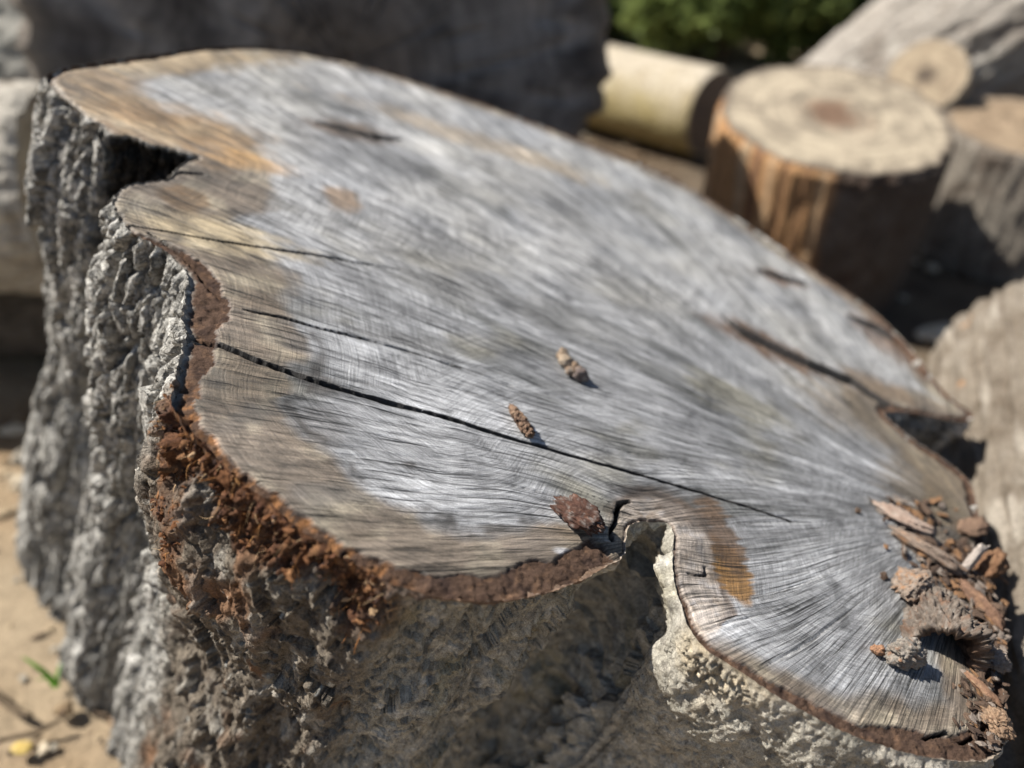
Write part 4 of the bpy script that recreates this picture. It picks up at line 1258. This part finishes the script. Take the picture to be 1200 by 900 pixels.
PALE = [(0.55, .48, .37), (0.66, .6, .48), (.42, .35, .26)]
g = lambda u, v, z=0.0: on_ground(u, v, z)
stick('firewood_stick', 'pale broken stick leaning under the right-hand stump', g(1128, 222, 0.12), g(1192, 262, 0.10), 0.035, PALE, 1, group='firewood on the ground')
stick('firewood_stick', 'thick pale billet lying between the two stumps', g(1085, 246, 0.07), g(1150, 256, 0.07), 0.075, PALE, 2, group='firewood on the ground')
stick('firewood_stick', 'greenish-cream stick lowest in the firewood by the stumps', g(1118, 278, 0.04), g(1196, 282, 0.04), 0.045, [(0.45, .42, .28), (.55, .5, .36)], 3, group='firewood on the ground')
for i, (u, v, r, lab) in enumerate([(788, 172, 0.06, 'pale wood lump under the smooth log, left one'), (822, 168, 0.045, 'pale wood lump under the smooth log, right one'), (1090, 318, 0.022, 'small pale chip in the dark gap by the right log'), (905, 100, .05, 'pale wood lump behind the round stump')]):
    V, F = lump((r * 1.3, r, r * .8), 70 + i, 3, 0.4)
    o = add_obj('wood_lump', make_mesh('wood_lump', V + np.array([0, 0, r * .7]), F, True, {'col': chip_colors(V / r, PALE, i, 2)}, M_LOGBARK))
    o.location = on_ground(u, v)
    tag(o, lab, 'wood chip')
stick('twig', 'thin dark twig on the sand at the lower left, upper one', g(-30, 800, .012), g(38, 838, .012), 0.007, [(0.12, .09, .06)], 4, 'twig', 'twigs on the sand')
stick('twig', 'thin dark twig on the sand at the lower left, lower one', g(-10, 872, .012), g(70, 846, .012), 0.005, [(0.16, .12, .08)], 5, 'twig', 'twigs on the sand')
for i, (u, v, r, lab) in enumerate([(78, 832, .016, 'brown pebble on the sand beside the stump foot'), (28, 880, .014, 'yellowish chip at the bottom left corner')]):
    V, F = lump((r * 1.4, r, r * .7), 90 + i, 3, 0.4)
    o = add_obj('pebble', make_mesh('pebble', V + np.array([0, 0, r * .5]), F, True, {'col': chip_colors(V / r, [(0.20, .14, .09), (0.4, .3, .15)] if i == 0 else [(0.55, .4, .12), (.5, .4, .25)], i, 2)}, M_CHIP))
    o.location = on_ground(u, v); tag(o, lab, 'pebble')

def sand_litter():
    r_ = np.random.default_rng(31)
    Vs, Fs, Cs = [], [], []; n = 0
    for i in range(900):
        if i < 420: x, y = r_.uniform(-2.3, -0.5), r_.uniform(0.6, 2.0)
        else: x, y = r_.uniform(0.0, 3.2), r_.uniform(1.8, 5.6)
        sz = r_.choice([.004, .007, .012, .022], p=[.4, .35, .18, .07]) * (1 if i < 420 else 2.0)
        V, F = lump((sz * r_.uniform(1, 2.5), sz, sz * .5), 500 + i % 9, 2, 0.7)
        a = r_.uniform(0, 6.3); ca, sa = math.cos(a), math.sin(a)
        V = V @ np.array([[ca, sa, 0], [-sa, ca, 0], [0, 0, 1]]) + np.array([x, y, sz * .25 - 0.01])
        cc = np.array([(0.20, .14, .09), (0.42, .33, .22), (0.11, .08, .055), (0.55, .47, .35), (0.30, .27, .22)][r_.integers(0, 5)])
        Vs.append(V); Fs.append(F + n); Cs.append(np.tile(cc[None], (len(V), 1))); n += len(V)
    o = add_obj('wood_litter', make_mesh('wood_litter', np.concatenate(Vs), np.concatenate(Fs), False, {'col': np.concatenate(Cs)}, M_CHIP))
    tag(o, 'bark crumbs and wood chips scattered over the ground', 'litter', kind='stuff')
sand_litter()

def mat_leaf(name, c1, c2, tr=0.5):
    m = NT(name)
    nz = m.noise(m.n('ShaderNodeTexCoord').outputs['Object'], 6.0, 3)
    c = m.ramp(nz, [(0.35, c1), (0.65, c2)])
    m.out(c, 0.55, None, 0.3)
    tl = m.n('ShaderNodeBsdfTranslucent'); m.link(c, tl.inputs[0])
    mx = m.n('ShaderNodeMixShader'); mx.inputs[0].default_value = tr
    m.link(m.b.outputs[0], mx.inputs[1]); m.link(tl.outputs[0], mx.inputs[2])
    m.link(mx.outputs[0], m.t.nodes['Material Output'].inputs[0])
    return m.m
M_SUNLEAF = mat_leaf('sunlit_leaf_green', (0.12, .17, .05), (0.24, .30, .10))  # leaf colour brightened to paint in the sunlight
M_SHADELEAF = mat_leaf('shaded_leaf_green', (0.03, .06, .022), (0.06, .10, .03), .35)  # darker leaf copy, shade painted into the colour
M_GRASS = mat_leaf('fresh_grass', (0.12, .30, .04), (0.2, .42, .06))

def blade(root, base, d, h, w):
    V, n = [], 9
    d = np.array(d) / np.linalg.norm(d); e = np.array([-d[1], d[0], 0])
    for i in range(n):
        x = i / (n - 1)
        c = np.array(base) + np.array([0, 0, 1]) * h * (x - .25 * x * x) + d * h * .55 * x * x
        ww = w * (1 - x) ** .6 * (0.5 + min(x * 4, .5))
        V += [c - e * ww, c + e * ww, c - d * ww * .35]
    F = []
    for i in range(n - 1):
        a = i * 3
        F += [(a, a + 2, a + 5, a + 3), (a + 2, a + 1, a + 4, a + 5)]
    add_obj('blade', make_mesh('blade', np.array(V), np.array(F), True, None, M_GRASS), root)
gr = empty('grass_tuft', on_ground(66, 805))
tag(gr, 'single bright green grass sprout on the sand by the stump', 'grass')
blade(gr, (0, 0, 0), (-.9, .3, 0), .10, .008); blade(gr, (.005, 0, 0), (.1, .5, 0), .055, .006); blade(gr, (-.004, .01, 0), (-.5, -.6, 0), .05, .005)

def shrub(label, loc, rx, ry, h, n, mat, seed, leaf=0.05):
    r_ = np.random.default_rng(seed)
    root = empty('shrub', loc); tag(root, label, 'shrub', 'shrubs behind the logs')
    # branches
    Vs, Fs = [], []; k = 0
    tips = []
    for i in range(16):
        d = np.array([r_.normal() * .6 * rx, r_.normal() * .6 * ry, h * r_.uniform(.5, 1)])
        tips.append(d)
        for a in range(4):
            x0, x1 = a / 4, (a + 1) / 4
            for xx in (x0, x1):
                c = d * np.array([xx ** 1.3, xx ** 1.3, xx]); w = .018 * (1.1 - xx)
                Vs += [c + np.array([w, 0, 0]), c + np.array([-w * .5, w * .87, 0]), c + np.array([-w * .5, -w * .87, 0])]
            Fs += [(k, k + 1, k + 4, k + 3), (k + 1, k + 2, k + 5, k + 4), (k + 2, k, k + 3, k + 5)]; k += 6
    add_obj('stem', make_mesh('stem', np.array(Vs), np.array(Fs), True, {'col': np.tile(np.array([[.12, .09, .06]]), (len(Vs), 1))}, M_LOGBARK), root)
    cl = r_.normal(size=(60, 3)); cl /= np.linalg.norm(cl, axis=1)[:, None]
    cl = cl * r_.uniform(.45, 1, (60, 1)) * np.array([rx, ry, h * .5]) + np.array([0, 0, h * .55])
    c = cl[r_.integers(0, 60, n)] + r_.normal(size=(n, 3)) * np.array([.10, .10, .08]) * h
    c[:, 2] = np.abs(c[:, 2]) + .01
    a = r_.normal(size=(n, 3)); a /= np.linalg.norm(a, axis=1)[:, None]
    b = np.cross(a, r_.normal(size=(n, 3))); b /= np.linalg.norm(b, axis=1)[:, None]
    sz = leaf * r_.uniform(.6, 1.3, (n, 1))
    V = np.stack([c - a * sz, c + b * sz * .45, c + a * sz, c - b * sz * .45], 1).reshape(-1, 3)
    F = np.arange(4 * n).reshape(-1, 4)
    o = add_obj('foliage', make_mesh('foliage', V, F, False, None, mat), root)
shrub('sunlit light green bush at the top beyond the smooth log', (1.60, 6.2, 0), .75, .45, .85, 6500, M_SUNLEAF, 1, .06)
shrub('low dark green bush right of the sunlit one', (2.75, 6.3, 0), .9, .5, .9, 6500, M_SHADELEAF, 2, .06)
shrub('shaded bush between the huge round and the sunlit bush', (0.8, 7.0, 0), .6, .45, 1.0, 5000, M_SHADELEAF, 3, .06)
shrub('half-lit bush just behind the low dark one', (2.5, 7.1, 0), .9, .5, 1.1, 6500, M_SUNLEAF, 9, .06)
shrub('dark bush behind the slanting trunk', (4.0, 6.6, 0), .9, .6, 1.3, 6000, M_SHADELEAF, 4, .06)
shrub('far dark bush behind the sunlit one', (2.1, 7.7, 0), 1.2, .6, 1.6, 7000, M_SHADELEAF, 5)
shrub('far dark bush behind the smooth log', (0.5, 8.0, 0), 1.2, .7, 1.6, 7000, M_SHADELEAF, 6)
shrub('far dark bush at the right back', (3.8, 8.0, 0), 1.3, .7, 1.7, 7000, M_SHADELEAF, 7)
shrub('far dark bush behind the slanting trunk top', (5.7, 7.8, 0), 1.3, .7, 1.8, 7000, M_SHADELEAF, 8)
